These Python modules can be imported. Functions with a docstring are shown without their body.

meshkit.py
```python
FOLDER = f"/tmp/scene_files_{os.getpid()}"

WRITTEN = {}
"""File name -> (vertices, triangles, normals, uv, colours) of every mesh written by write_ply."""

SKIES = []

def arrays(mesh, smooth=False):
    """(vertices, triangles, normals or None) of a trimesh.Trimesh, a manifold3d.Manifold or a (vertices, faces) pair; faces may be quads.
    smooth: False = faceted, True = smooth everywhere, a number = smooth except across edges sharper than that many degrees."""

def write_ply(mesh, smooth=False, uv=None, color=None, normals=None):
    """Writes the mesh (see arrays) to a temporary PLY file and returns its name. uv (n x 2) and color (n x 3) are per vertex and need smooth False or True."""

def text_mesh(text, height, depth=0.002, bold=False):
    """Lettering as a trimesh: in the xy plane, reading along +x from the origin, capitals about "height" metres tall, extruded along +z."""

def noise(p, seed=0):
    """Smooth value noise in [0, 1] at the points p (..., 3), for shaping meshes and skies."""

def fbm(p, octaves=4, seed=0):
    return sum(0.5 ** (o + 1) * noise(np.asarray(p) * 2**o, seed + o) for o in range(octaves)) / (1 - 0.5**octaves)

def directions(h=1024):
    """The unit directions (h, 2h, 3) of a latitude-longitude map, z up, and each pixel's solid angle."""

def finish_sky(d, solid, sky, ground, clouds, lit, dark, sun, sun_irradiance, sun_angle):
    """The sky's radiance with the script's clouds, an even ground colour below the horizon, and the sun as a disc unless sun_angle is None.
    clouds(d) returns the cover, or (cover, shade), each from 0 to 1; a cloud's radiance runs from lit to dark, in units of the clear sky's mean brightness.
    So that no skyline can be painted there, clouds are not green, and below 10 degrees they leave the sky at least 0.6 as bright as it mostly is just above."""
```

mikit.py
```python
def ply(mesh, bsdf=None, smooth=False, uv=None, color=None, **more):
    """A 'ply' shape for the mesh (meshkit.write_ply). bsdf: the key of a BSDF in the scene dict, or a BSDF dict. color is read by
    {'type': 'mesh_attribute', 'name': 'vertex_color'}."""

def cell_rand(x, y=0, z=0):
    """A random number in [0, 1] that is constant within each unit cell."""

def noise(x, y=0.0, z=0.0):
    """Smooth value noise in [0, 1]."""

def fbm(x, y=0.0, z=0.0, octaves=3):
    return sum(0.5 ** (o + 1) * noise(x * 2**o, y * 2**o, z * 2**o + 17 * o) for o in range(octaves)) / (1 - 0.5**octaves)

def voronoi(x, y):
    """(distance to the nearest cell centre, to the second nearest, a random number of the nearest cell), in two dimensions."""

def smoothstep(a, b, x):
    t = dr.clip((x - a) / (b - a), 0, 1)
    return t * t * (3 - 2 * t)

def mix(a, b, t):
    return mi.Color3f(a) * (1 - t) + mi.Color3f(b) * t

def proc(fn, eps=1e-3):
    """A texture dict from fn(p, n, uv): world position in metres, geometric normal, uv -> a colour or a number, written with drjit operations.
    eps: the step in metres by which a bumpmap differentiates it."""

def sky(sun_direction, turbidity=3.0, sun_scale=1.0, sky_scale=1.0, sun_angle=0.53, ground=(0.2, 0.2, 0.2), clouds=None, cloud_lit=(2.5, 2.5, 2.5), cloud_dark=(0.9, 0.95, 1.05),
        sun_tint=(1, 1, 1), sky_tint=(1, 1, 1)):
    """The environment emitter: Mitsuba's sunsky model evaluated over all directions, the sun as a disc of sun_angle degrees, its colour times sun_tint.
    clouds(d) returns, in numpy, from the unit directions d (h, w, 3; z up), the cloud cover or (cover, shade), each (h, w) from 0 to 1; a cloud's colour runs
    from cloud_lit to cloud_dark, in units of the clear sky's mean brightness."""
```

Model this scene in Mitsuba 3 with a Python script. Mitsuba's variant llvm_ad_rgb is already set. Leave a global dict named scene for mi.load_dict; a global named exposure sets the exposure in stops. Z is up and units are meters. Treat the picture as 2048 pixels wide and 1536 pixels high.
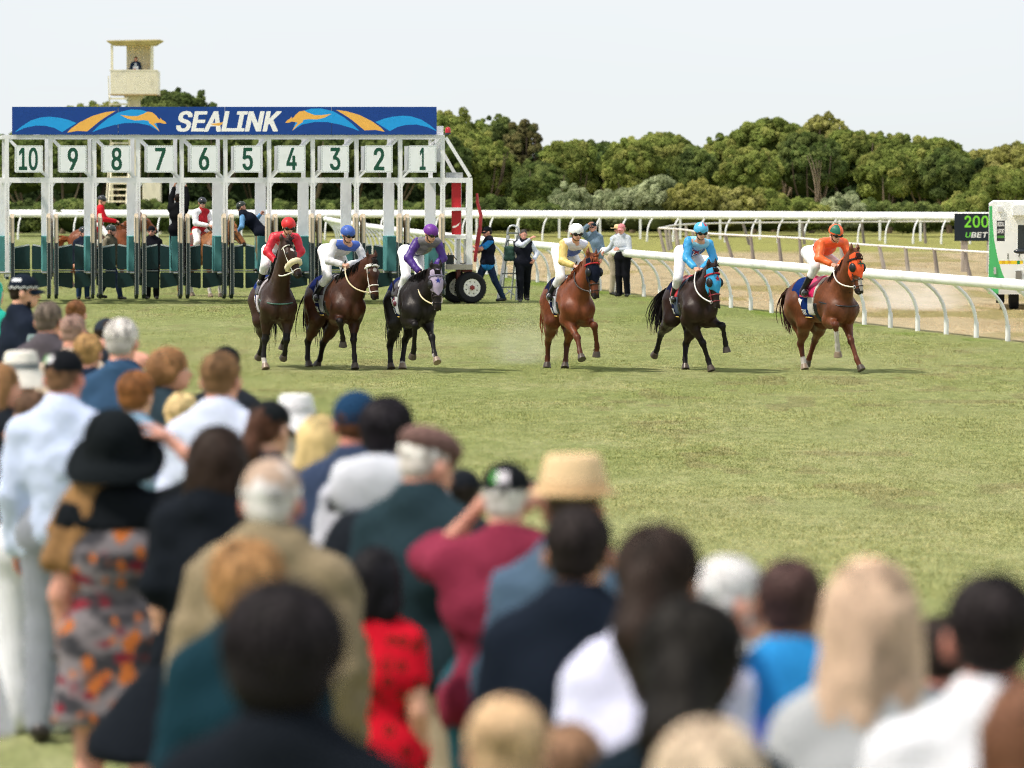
import math, random
import numpy as np, trimesh, drjit as dr, mitsuba as mi, mikit, meshkit
from shapely.geometry import Polygon
from shapely.ops import unary_union
from mikit import proc, noise, fbm, smoothstep, mix, cell_rand, voronoi

T = mi.ScalarTransform4f
scene, labels = {}, {}
V = lambda *a: np.array(a, float)

# ------------------------------------------------------------------ camera, sky, exposure
F, HZ, CH = 10000.0, 338.0, 3.1            # focal length in pixels of a 2048-wide frame, horizon row, eye height (m)
PITCH = math.atan((768 - HZ) / F)
FWD, UP = V(0, math.cos(PITCH), -math.sin(PITCH)), V(0, math.sin(PITCH), math.cos(PITCH))
scene['camera'] = {'type': 'thinlens', 'fov': 2 * math.degrees(math.atan(1024 / F)), 'fov_axis': 'x', 'aperture_radius': 0.024,
                   'focus_distance': 78.0, 'near_clip': 0.5, 'far_clip': 3000.0,
                   'to_world': T().look_at([0, 0, CH], (V(0, 0, CH) + FWD).tolist(), [0, 0, 1])}


def sky_clouds(d):
    n = meshkit.fbm(d * np.array([3.0, 3.0, 9.0]) + 4.0, 4, 3)
    cover = np.clip(0.80 + 0.5 * (n - 0.5), 0, 1)
    return cover, np.clip(0.02 + 0.35 * (n - 0.55), 0, 1)


SUN = V(-0.50, -0.22, 0.84)
scene['sky'] = mikit.sky(SUN.tolist(), turbidity=3, sun_scale=0.80, sky_scale=1.0, sun_angle=3.0, clouds=sky_clouds, cloud_lit=(2.75, 2.82, 2.86), cloud_dark=(2.2, 2.27, 2.34),
                         sun_tint=(0.90, 0.97, 1.10), ground=(0.16, 0.17, 0.09))
exposure = 1.93


def at(px, py, D):
    """The point D metres out whose picture lies at (px, py) of the 2048-wide photograph (used to read sizes and places off it)."""
    r = FWD + V(1, 0, 0) * (px - 1024) / F + UP * (768 - py) / F
    return V(0, 0, CH) + r * (D / r[1])


def spx(D):
    return F / D


# ------------------------------------------------------------------ colours and materials
def C(h):
    if not isinstance(h, str):
        return np.asarray(h, float)
    c = np.array([int(h[i:i + 2], 16) for i in (1, 3, 5)]) / 255
    return np.where(c <= 0.04045, c / 12.92, ((c + 0.055) / 1.055) ** 2.4)


def pack(col, code=0):
    q = np.round(np.sqrt(np.clip(C(col), 0, 1)) * 255)
    return q[0] * 256 + q[1] + 0.5, q[2] + 256 * code + 0.5


def unpack(uv):
    """The flat colour that a part carries in its uv, and its pattern number."""
    u, v = dr.floor(uv.x), dr.floor(uv.y)
    r = dr.floor(u / 256)
    code = dr.floor(v / 256)
    f = 1 / 255.0
    a, b, c = r * f, (u - r * 256) * f, (v - code * 256) * f
    return mi.Color3f(a * a, b * b, c * c), code


def tint(amount, freq, zs=1.0, fine=0.0):
    def fn(p, n, uv):
        c, code = unpack(uv)
        t = fbm(p.x * freq, p.y * freq, p.z * freq * zs, 3)
        k = 1 + amount * (t - 0.5) * 2
        if fine:
            k = k + fine * (noise(p.x * freq * 7, p.y * freq * 7, p.z * freq * 7 * zs) - 0.5) * 2
        return c * k
    return fn


def cloth_fn(p, n, uv):
    c, code = unpack(uv)
    k = 1 + 0.14 * (fbm(p.x * 9, p.y * 9, p.z * 6, 3) - 0.5) * 2
    base = c * k
    # 1: fine stripes running down the cloth, 2: woven check, 3: printed dress, 4: rings on red, 5: washed denim, 6: dark stripes, 7: silks, blotched
    s1 = smoothstep(0.25, 0.35, dr.abs(noise(p.x * 70, p.y * 4, 3.0) - 0.5) * 2)
    base = dr.select(code == 1, mix(c * 0.72, c * 1.3, s1), base)
    chk = 0.5 * (dr.sin(p.x * 160 + p.z * 20) * 0.5 + 0.5) + 0.5 * (dr.sin(p.z * 170 + p.y * 60) * 0.5 + 0.5)
    base = dr.select(code == 2, c * (0.55 + 0.9 * chk), base)
    w = fbm(p.x * 9 + 3 * noise(p.z * 5, p.x * 4), p.y * 9, p.z * 13, 3)
    w2 = noise(p.x * 22 + p.z * 12, p.y * 8, p.z * 17 - p.x * 14)
    pr = mix(mi.Color3f(0.045, 0.045, 0.055), mi.Color3f(0.21, 0.19, 0.21), smoothstep(0.42, 0.60, w))
    pr = mix(pr, mi.Color3f(0.50, 0.15, 0.04), smoothstep(0.60, 0.74, w2))
    pr = mix(pr, mi.Color3f(0.20, 0.025, 0.04), smoothstep(0.66, 0.78, noise(p.x * 17 + 9, p.y * 9, p.z * 21)))
    base = dr.select(code == 3, pr, base)
    d1, d2, rr = voronoi(p.x * 17 + p.y * 6, p.z * 17)
    ring = smoothstep(0.10, 0.16, d1) * (1 - smoothstep(0.26, 0.34, d1))
    base = dr.select(code == 4, mix(c, mi.Color3f(0.05, 0.02, 0.008), ring * smoothstep(0.2, 0.3, rr)), base)
    base = dr.select(code == 5, c * (0.55 + 0.9 * fbm(p.x * 14, p.y * 14, p.z * 9, 4)), base)
    s6 = smoothstep(0.0, 0.3, dr.sin(p.x * 330 + p.y * 110 + p.z * 60))
    base = dr.select(code == 6, mix(c * 0.6, c * 2.1, s6), base)
    base = dr.select(code == 7, c * (0.75 + 0.5 * fbm(p.x * 25, p.y * 25, p.z * 25, 3)), base)
    s9 = smoothstep(0.42, 0.5, dr.abs(p.x * 15 - dr.floor(p.x * 15) - 0.5) * 2)
    base = dr.select(code == 9, mix(c, mi.Color3f(0.72, 0.78, 0.82), s9), base)
    return base


def hair_fn(p, n, uv):
    c, code = unpack(uv)
    s = noise(p.x * 190, p.y * 190, p.z * 16)
    t = noise(p.x * 38 + 5, p.y * 38, p.z * 5)
    w = noise(p.x * 16 + 2, p.y * 16, p.z * 4)
    return c * (0.25 + 0.4 * s + 0.55 * t + 0.45 * w)


def coat_fn(p, n, uv):
    c, code = unpack(uv)
    return c * (0.10 + 0.85 * fbm(p.x * 4, p.y * 4, p.z * 4, 3) + 0.22 * noise(p.x * 60, p.y * 60, p.z * 24))


def paint_fn(p, n, uv):
    c, code = unpack(uv)
    d = fbm(p.x * 3, p.y * 3, p.z * 1.4, 4)
    k = 1 - 0.16 * smoothstep(0.5, 0.72, d) - 0.08 * noise(p.x * 30, p.y * 30, p.z * 7)
    return c * k


def leaf_fn(p, n, uv):
    c, code = unpack(uv)
    return c * (0.6 + 0.8 * noise(p.x * 1.3, p.y * 1.3, p.z * 1.3)) * (0.75 + 0.5 * noise(p.x * 23, p.y * 23, p.z * 23))


def wood_fn(p, n, uv):
    c, code = unpack(uv)
    return c * (0.6 + 0.8 * fbm(p.x * 40, p.y * 40, p.z * 4, 3))


def mat(name, fn, rough, **k):
    scene[name] = {'type': 'twosided', 'bsdf': {'type': 'principled', 'base_color': proc(fn), 'roughness': rough, **k}}


mat('mat_cloth', cloth_fn, 0.9, specular=0.1)
mat('mat_silk', cloth_fn, 0.45, specular=0.45)
mat('mat_skin', tint(0.10, 14, 1, 0.05), 0.5, specular=0.4)
mat('mat_hair', hair_fn, 0.6, specular=0.14)
mat('mat_coat', coat_fn, 0.46, specular=0.26)
mat('mat_paint', paint_fn, 0.42, specular=0.45)
mat('mat_gloss', tint(0.04, 5), 0.16, specular=0.5, clearcoat=0.6)
mat('mat_metal', paint_fn, 0.35, metallic=0.85)
mat('mat_rubber', tint(0.15, 20), 0.75, specular=0.25)
mat('mat_leather', tint(0.12, 25), 0.38, specular=0.5)
mat('mat_straw', tint(0.10, 90, 2.0, 0.12), 0.8, specular=0.15)
mat('mat_wood', wood_fn, 0.85, specular=0.15)
mat('mat_print', tint(0.03, 6), 0.55, specular=0.35)
scene['mat_leaf'] = {'type': 'principledthin', 'base_color': proc(leaf_fn), 'roughness': 0.6, 'diff_trans': 0.7, 'spec_trans': 0.0, 'eta': 1.4}


# ------------------------------------------------------------------ entries of the scene
taken = set()


def numbered(key):
    k, i = key, 0
    while k in taken:
        i += 1
        k = f'{key}_{i:03d}'
    taken.add(k)
    return k


def thing(name, label, cat, group=None, kind=None):
    key = numbered(name)
    d = {}
    if label: d['label'] = label
    if cat: d['category'] = cat
    if group: d['group'] = group
    if kind: d['kind'] = kind
    labels[key] = d
    return key


def split_smooth(m, smooth):
    if smooth is True or smooth is False:
        return np.asarray(m.vertices), np.asarray(m.faces), smooth
    m2 = trimesh.graph.smooth_shade(trimesh.Trimesh(m.vertices, m.faces, process=True), angle=np.radians(smooth), facet_minarea=None)
    return np.asarray(m2.vertices), np.asarray(m2.faces), True


def add(name, m, col, mat='mat_cloth', parent=None, smooth=True, code=0, label=None, regions=None, kind=None):
    """One mesh, one flat colour (or one per face region), as an entry of the scene under its parent."""
    key = numbered(f'{parent}__{name}') if parent else name
    if isinstance(m, tuple):
        m = trimesh.Trimesh(m[0], m[1], process=False)
    v, f, sm = split_smooth(m, smooth)
    if regions is None:
        u = pack(col, code)
        uv = np.tile(np.array(u), (len(v), 1))
    else:                                    # regions: an array with one colour index per face; vertices are split where the colour changes
        idx, cols = regions
        ukey = f.astype(np.int64) * 64 + idx[:, None]
        uq, inv = np.unique(ukey.ravel(), return_inverse=True)
        v, ci = v[uq // 64], uq % 64
        f = inv.reshape(-1, 3)
        uv = np.array([pack(*c) if isinstance(c, tuple) else pack(c) for c in cols])[ci]
    scene[key] = mikit.ply((v, f), mat, smooth=sm, uv=uv)
    if label or kind:
        labels.setdefault(key, {})
        if label: labels[key]['label'] = label
        if kind: labels[key]['kind'] = kind
    return key


# ------------------------------------------------------------------ plain shapes
def cat(ms):
    return trimesh.util.concatenate([m if isinstance(m, trimesh.Trimesh) else trimesh.Trimesh(*m, process=False) for m in ms])


def box(x0, x1, y0, y1, z0, z1):
    m = trimesh.creation.box((x1 - x0, y1 - y0, z1 - z0))
    m.apply_translation(((x0 + x1) / 2, (y0 + y1) / 2, (z0 + z1) / 2))
    return m


def bar(a, b, w, h=None, up=(0, 0, 1)):
    """A straight box-section bar from a to b, w wide and h high."""
    a, b = V(*a), V(*b)
    h = h or w
    d = b - a
    L = np.linalg.norm(d)
    z = d / L
    x = np.cross(z, V(*up))
    if np.linalg.norm(x) < 1e-4:
        x = np.cross(z, V(0, 1, 0))
    x /= np.linalg.norm(x)
    y = np.cross(z, x)
    m = trimesh.creation.box((w, h, L))
    M = np.eye(4)
    M[:3, 0], M[:3, 1], M[:3, 2], M[:3, 3] = x, y, z, (a + b) / 2
    m.apply_transform(M)
    return m


def tube(pts, rad, n=10, caps=True):
    """A round tube along pts, one radius or one per point."""
    p = np.asarray(pts, float)
    r = np.broadcast_to(np.asarray(rad, float), (len(p),))
    t = np.gradient(p, axis=0)
    t /= np.linalg.norm(t, axis=1, keepdims=True) + 1e-12
    ref = V(0, 0, 1) if abs(t[0] @ V(0, 0, 1)) < 0.9 else V(1, 0, 0)
    u = np.cross(t[0], ref)
    u /= np.linalg.norm(u)
    us = []
    for k in range(len(p)):
        u = u - t[k] * (u @ t[k])
        u = u / (np.linalg.norm(u) + 1e-12)
        us.append(u)
    us = np.array(us)
    w = np.cross(t, us)
    a = np.arange(n) / n * 2 * np.pi
    ring = p[:, None] + r[:, None, None] * (np.cos(a)[None, :, None] * us[:, None] + np.sin(a)[None, :, None] * w[:, None])
    v = ring.reshape(-1, 3)
    f = []
    i = np.arange(n)
    j = (i + 1) % n
    for k in range(len(p) - 1):
        A, B = k * n, (k + 1) * n
        f += [np.stack([A + i, A + j, B + j], 1), np.stack([A + i, B + j, B + i], 1)]
    if caps:
        v = np.vstack([v, p[:1], p[-1:]])
        c0, c1 = len(v) - 2, len(v) - 1
        e = (len(p) - 1) * n
        f += [np.stack([0 * i + c0, j, i], 1), np.stack([0 * i + c1, e + i, e + j], 1)]
    return trimesh.Trimesh(v, np.vstack(f), process=False)


def lathe(profile, n=28):
    """Revolves (radius, height) points about z."""
    p = np.asarray(profile, float)
    a = np.arange(n) / n * 2 * np.pi
    v = np.stack([p[:, :1] * np.cos(a), p[:, :1] * np.sin(a), np.repeat(p[:, 1:], n, 1)], -1).reshape(-1, 3)
    i = np.arange(n)
    j = (i + 1) % n
    f = []
    for k in range(len(p) - 1):
        A, B = k * n, (k + 1) * n
        f += [np.stack([A + i, A + j, B + j], 1), np.stack([A + i, B + j, B + i], 1)]
    return trimesh.Trimesh(v, np.vstack(f), process=True)


def prism(poly, depth):
    """A shapely polygon in xy, extruded along z."""
    gs = getattr(poly, 'geoms', [poly])
    return cat([trimesh.creation.extrude_polygon(g, depth, engine='earcut') for g in gs if g.area > 1e-8])


def frame_of(o, x, y, z):
    M = np.eye(4)
    M[:3, 0], M[:3, 1], M[:3, 2], M[:3, 3] = x, y, z, o
    return M


def moved(m, M):
    m = m.copy()
    m.apply_transform(M)
    return m


def unit(v):
    v = np.asarray(v, float)
    return v / (np.linalg.norm(v) + 1e-12)


def spline(pts, n):
    from scipy.interpolate import CubicSpline
    p = np.asarray(pts, float)
    t = np.concatenate([[0], np.cumsum(np.linalg.norm(np.diff(p[:, :3], axis=0), axis=1))])
    return CubicSpline(t, p)(np.linspace(0, t[-1], n))


# ------------------------------------------------------------------ soft bodies: round cones and ellipsoids, smoothly joined, skinned by surface nets
def rc(a, b, ra, rb, k=0.03):
    return ('c', V(*a), V(*b), ra, rb, k)


def el(c, r, R=None, k=0.03):
    return ('e', V(*c), V(*r), np.eye(3) if R is None else np.asarray(R, float), k)


def inflate(p, d):
    return ('c', p[1], p[2], p[3] + d, p[4] + d, p[5]) if p[0] == 'c' else ('e', p[1], p[2] + d, p[3], p[4])


def pdist(pr, X):
    if pr[0] == 'c':
        a, b, ra, rb = pr[1:5]
        d = b - a
        t = np.clip(((X - a) @ d) / (d @ d + 1e-12), 0, 1)
        return np.linalg.norm(X - a - t[..., None] * d, axis=-1) - (ra + (rb - ra) * t)
    c, r, R = pr[1:4]
    q = (X - c) @ R                       # columns of R are the ellipsoid's axes
    k0 = np.linalg.norm(q / r, axis=-1)
    k1 = np.linalg.norm(q / (r * r), axis=-1) + 1e-9
    return k0 * (k0 - 1) / k1


def pbox(pr):
    if pr[0] == 'c':
        m = max(pr[3], pr[4])
        return np.minimum(pr[1], pr[2]) - m, np.maximum(pr[1], pr[2]) + m
    e = np.sqrt(((pr[3] * pr[2]) ** 2).sum(1))
    return pr[1] - e, pr[1] + e


def field(prims, X):
    D = np.full(X.shape[:-1], 9.0)
    for pr in prims:
        d = pdist(pr, X)
        k = pr[-1]
        h = np.clip(0.5 + 0.5 * (d - D) / k, 0, 1)
        D = d + (D - d) * h - k * h * (1 - h)
    return D


def blob(prims, h, cut=(), bump=None):
    """The skin of the prims. cut: functions of points, positive where matter is taken away (given as signed distance of what stays)."""
    bs = [pbox(p) for p in prims]
    lo = np.min([b[0] for b in bs], 0) - 2.5 * h
    hi = np.max([b[1] for b in bs], 0) + 2.5 * h
    n = np.ceil((hi - lo) / h).astype(int) + 1
    ax = [lo[i] + h * np.arange(n[i]) for i in range(3)]
    D = np.full(n, 0.6, np.float32)
    for pr, (a, b) in zip(prims, bs):
        k = pr[-1]
        m = k + 2.5 * h
        i0 = np.clip(np.floor((a - m - lo) / h).astype(int), 0, n - 1)
        i1 = np.clip(np.ceil((b + m - lo) / h).astype(int) + 1, 1, n)
        sl = tuple(slice(i0[q], i1[q]) for q in range(3))
        X = np.stack(np.meshgrid(*[ax[q][sl[q]] for q in range(3)], indexing='ij'), -1)
        d = pdist(pr, X)
        S = D[sl]
        g = np.clip(0.5 + 0.5 * (d - S) / k, 0, 1)
        D[sl] = d + (S - d) * g - k * g * (1 - g)
    if len(cut) or bump:
        X = np.stack(np.meshgrid(*ax, indexing='ij'), -1)
        if bump:
            D = D + bump(X)
        for c in cut:
            D = np.maximum(D, c(X))
    return nets(D, lo, h)


EDGES = np.array([(0, 1), (2, 3), (4, 5), (6, 7), (0, 2), (1, 3), (4, 6), (5, 7), (0, 4), (1, 5), (2, 6), (3, 7)])
OFF = np.array([(i, j, k) for i in (0, 1) for j in (0, 1) for k in (0, 1)])   # corner q = 4i + 2j + k


def nets(D, lo, h):
    s = D < 0
    n = np.array(D.shape)
    cnt = sum(s[o[0]:n[0] - 1 + o[0], o[1]:n[1] - 1 + o[1], o[2]:n[2] - 1 + o[2]].astype(np.int8) for o in OFF)
    cells = np.argwhere((cnt > 0) & (cnt < 8))
    if not len(cells):
        raise ValueError('empty blob')
    ids = np.full(n - 1, -1, np.int64)
    ids[tuple(cells.T)] = np.arange(len(cells))
    val = np.stack([D[tuple((cells + o).T)] for o in OFF], 1).astype(float)
    acc, w = np.zeros((len(cells), 3)), np.zeros(len(cells))
    for a, b in EDGES:
        va, vb = val[:, a], val[:, b]
        x = (va < 0) != (vb < 0)
        t = np.where(x, va / np.where(x, va - vb, 1), 0)
        acc += np.where(x[:, None], OFF[a] + t[:, None] * (OFF[b] - OFF[a]), 0)
        w += x
    v = lo + h * (cells + acc / w[:, None])
    F_ = []
    for axis in range(3):
        o1, o2 = [(1, 2), (2, 0), (0, 1)][axis]
        sl0 = [slice(1, n[q] - 1) for q in range(3)]
        sl1 = list(sl0)
        sl0[axis], sl1[axis] = slice(0, n[axis] - 1), slice(1, n[axis])
        e0, e1 = s[tuple(sl0)], s[tuple(sl1)]
        for flip, msk in ((False, e0 & ~e1), (True, ~e0 & e1)):
            q = np.argwhere(msk)
            if not len(q):
                continue
            off = np.array([1, 1, 1])
            off[axis] = 0
            q = q + off
            d1, d2 = np.zeros(3, int), np.zeros(3, int)
            d1[o1], d2[o2] = 1, 1
            a, b, c, d = (ids[tuple((q - x).T)] for x in (d1 + d2, d2, 0 * d1, d1))
            quad = np.stack([a, b, c, d], 1)
            F_.append(quad[:, ::-1] if flip else quad)
    qd = np.vstack(F_)
    f = np.vstack([qd[:, [0, 1, 2]], qd[:, [0, 2, 3]]])
    return trimesh.Trimesh(v, f, process=False)


def march(prims, o, e, off, step, n):
    """From the points o along e until they stand off metres outside the prims."""
    q, e = np.array(o, float), np.array(e, float)
    on = np.ones(len(q), bool)
    for _ in range(n):
        on[on] = field(prims, q[on]) <= off
        if not on.any():
            break
        q[on] += e[on] * step
    return q


def rough_up(m, amp, freq, seed=0, zs=1.0):
    """Pushes the vertices in and out along their normals with noise (folds, tufts)."""
    v = np.array(m.vertices)
    nrm = m.vertex_normals
    m.vertices = v + nrm * ((meshkit.fbm(v * np.array([freq, freq, freq * zs]), 2, seed) - 0.5) * 2 * amp)[:, None]
    return m


# ================================================================== THE SETTING
def rail_x(y):
    """Where the running rail stands, as a function of the distance."""
    t = y - 88.0
    return 8.9 - 0.20 * t + 0.0005 * t * t


def bank(x, y):
    """The spectators' bank, half a metre above the track."""
    def ss(a, b, v):
        t = np.clip((v - a) / (b - a), 0, 1)
        return t * t * (3 - 2 * t)
    xb = 2.1 - (y - 10) * 0.165
    return 0.5 * (1 - ss(xb, xb + 1.2, x)) * (1 - ss(50, 66, y))


def turf_colour(p):
    t = p.y - 88.0
    dx = p.x - (8.9 - 0.20 * t + 0.0005 * t * t)
    big = fbm(p.x * 0.16, p.y * 0.055, 2.0, 4)
    mid = fbm(p.x * 0.9 + 3, p.y * 0.35, 5.0, 3)
    fine = fbm(p.x * 7.0, p.y * 3.0, 9.0, 3)
    green = mix(mi.Color3f(0.190, 0.226, 0.084), mi.Color3f(0.268, 0.284, 0.138), 0.75 * smoothstep(0.30, 0.70, 0.5 * big + 0.25 * mid + 0.25 * fine))
    green = mix(green, mi.Color3f(0.275, 0.275, 0.15), 0.30 * smoothstep(0.52, 0.72, 0.5 * mid + 0.5 * fine))
    green = mix(green, mi.Color3f(0.135, 0.178, 0.056), 0.30 * smoothstep(0.55, 0.75, fbm(p.x * 0.35 + 20, p.y * 0.11, 1.0, 3)))
    dry = mix(mi.Color3f(0.33, 0.275, 0.165), mi.Color3f(0.42, 0.355, 0.235), fbm(p.x * 0.5, p.y * 0.12, 7.0, 4))
    dry = mix(dry, mi.Color3f(0.22, 0.20, 0.07), 0.65 * smoothstep(0.55, 0.70, fbm(p.x * 0.6 + 9, p.y * 0.16, 3.0, 3)))
    edge = smoothstep(0.25, 0.9, dx + 0.7 * (mid - 0.5))
    ground = mix(green, dry, edge)
    lush = smoothstep(0.9, 0.15, dr.abs(dx - 0.15 + 0.9 * (big - 0.5))) * smoothstep(0.40, 0.60, mid)
    ground = mix(ground, mi.Color3f(0.13, 0.20, 0.035), 0.75 * lush)
    far = smoothstep(180, 192, p.y) * edge
    ground = mix(ground, mi.Color3f(0.26, 0.265, 0.09), far)
    marks = smoothstep(0.70, 0.80, noise(p.x * 2.6, p.y * 0.9, 4.0)) * smoothstep(0.45, 0.6, noise(p.x * 0.5 + 7, p.y * 0.12, 2.0))
    ground = mix(ground, mi.Color3f(0.17, 0.14, 0.08), 0.35 * marks)        # hoof marks
    band = 0.5 + 0.5 * dr.sin(p.y * 0.9 + p.x * 0.25 + 1.5 * mid)
    return ground * (0.84 + 0.30 * fine + 0.05 * band)


scene['mat_turf'] = {'type': 'twosided', 'bsdf': {'type': 'diffuse', 'reflectance': proc(lambda p, n, uv: turf_colour(p) * (0.80 + 0.4 * noise(p.x * 45, p.y * 16, 1.0)))}}
scene['mat_blade'] = {'type': 'twosided', 'bsdf': {'type': 'diffuse', 'reflectance': proc(lambda p, n, uv: turf_colour(p) * (1.05 + 0.5 * uv.x) * mi.Color3f(1 + 0.18 * uv.y, 1.0, 0.95))}}


def make_ground():
    xs = np.unique(np.concatenate([[-2500, -800, -300, -120, -60], np.arange(-30, 30.1, 0.5), [60, 120, 300, 800, 2500]]))
    ys = np.unique(np.concatenate([[-400, -60, -10], np.arange(0, 80.1, 1.0), np.arange(85, 300, 10), [400, 800, 2600]]))
    X, Y = np.meshgrid(xs, ys, indexing='ij')
    Z = bank(X, Y) + 0.05 * (meshkit.fbm(np.stack([X * 0.15, Y * 0.05, 0 * X], -1), 3, 1) - 0.5) * (np.abs(X) < 60)
    v = np.stack([X, Y, Z], -1).reshape(-1, 3)
    n = len(ys)
    i = (np.arange(len(xs) - 1)[:, None] * n + np.arange(n - 1)).ravel()
    f = np.vstack([np.stack([i, i + n, i + n + 1], 1), np.stack([i, i + n + 1, i + 1], 1)])
    scene['ground'] = mikit.ply((v, f), 'mat_turf', smooth=True)
    labels['ground'] = {'label': 'mown racetrack turf running into dry tan infield grass', 'category': 'ground', 'kind': 'structure'}


def ground_z(x, y):
    x, y = np.asarray(x, float), np.asarray(y, float)
    return bank(x, y) + 0.05 * (meshkit.fbm(np.stack([x * 0.15, y * 0.05, 0 * x], -1), 3, 1) - 0.5)


make_ground()


def make_grass():
    rng = np.random.default_rng(11)
    P = []
    for y0, y1, dens in ((6, 14, 300), (14, 22, 450), (22, 30, 700), (30, 36, 1000), (36, 44, 2300), (44, 54, 1800), (54, 64, 1300), (64, 76, 850), (76, 90, 520), (90, 106, 260), (106, 130, 150), (130, 160, 70), (160, 190, 30)):
        w = lambda y: y * 0.1024 + 1.2
        n = int(dens * (y1 - y0) * 2 * w((y0 + y1) / 2))
        y = rng.uniform(y0, y1, n)
        x = rng.uniform(-1, 1, n) * w(y)
        keep = (x > 2.1 - (y - 10) * 0.165 - 1.5 + rng.normal(0, 1.0, n)) | (rng.random(n) < 0.4)
        P.append(np.stack([x[keep], y[keep]], 1))
    p = np.vstack(P)
    n = len(p)
    z = ground_z(p[:, 0], p[:, 1])
    tuft = meshkit.noise(np.stack([p[:, 0] * 1.1, p[:, 1] * 0.5, 0 * z], -1), 5)
    h = rng.uniform(0.006, 0.016, n) * (0.6 + 0.8 * tuft) * (1 + 0.004 * p[:, 1])
    wd = rng.uniform(0.003, 0.0065, n) * (0.6 + p[:, 1] / 90)
    a = rng.uniform(0, 2 * np.pi, n)
    lean = rng.normal(0, 0.55, (n, 2)) * h[:, None]
    d = np.stack([np.cos(a) * wd, np.sin(a) * wd, 0 * z], 1)
    b = np.stack([p[:, 0], p[:, 1], z - 0.004], 1)
    v = np.stack([b - d, b + d, b + np.stack([lean[:, 0], lean[:, 1], h], 1)], 1).reshape(-1, 3)
    f = np.arange(3 * n).reshape(-1, 3)
    uv = np.repeat(rng.random((n, 2)), 3, 0)
    up = np.stack([np.cos(a) * 0.35, np.sin(a) * 0.35, np.ones(n)], 1)      # soft blades: shaded like the turf they make up
    up = np.repeat(up / np.linalg.norm(up, axis=1, keepdims=True), 3, 0)
    scene['grass'] = {'type': 'ply', 'filename': meshkit.write_ply((v, f), False, uv, None, normals=up), 'face_normals': False, 'bsdf': {'type': 'ref', 'id': 'mat_blade'}}
    labels['grass'] = {'label': 'short mown grass blades of the racetrack', 'category': 'grass', 'kind': 'stuff'}


make_grass()


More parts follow.
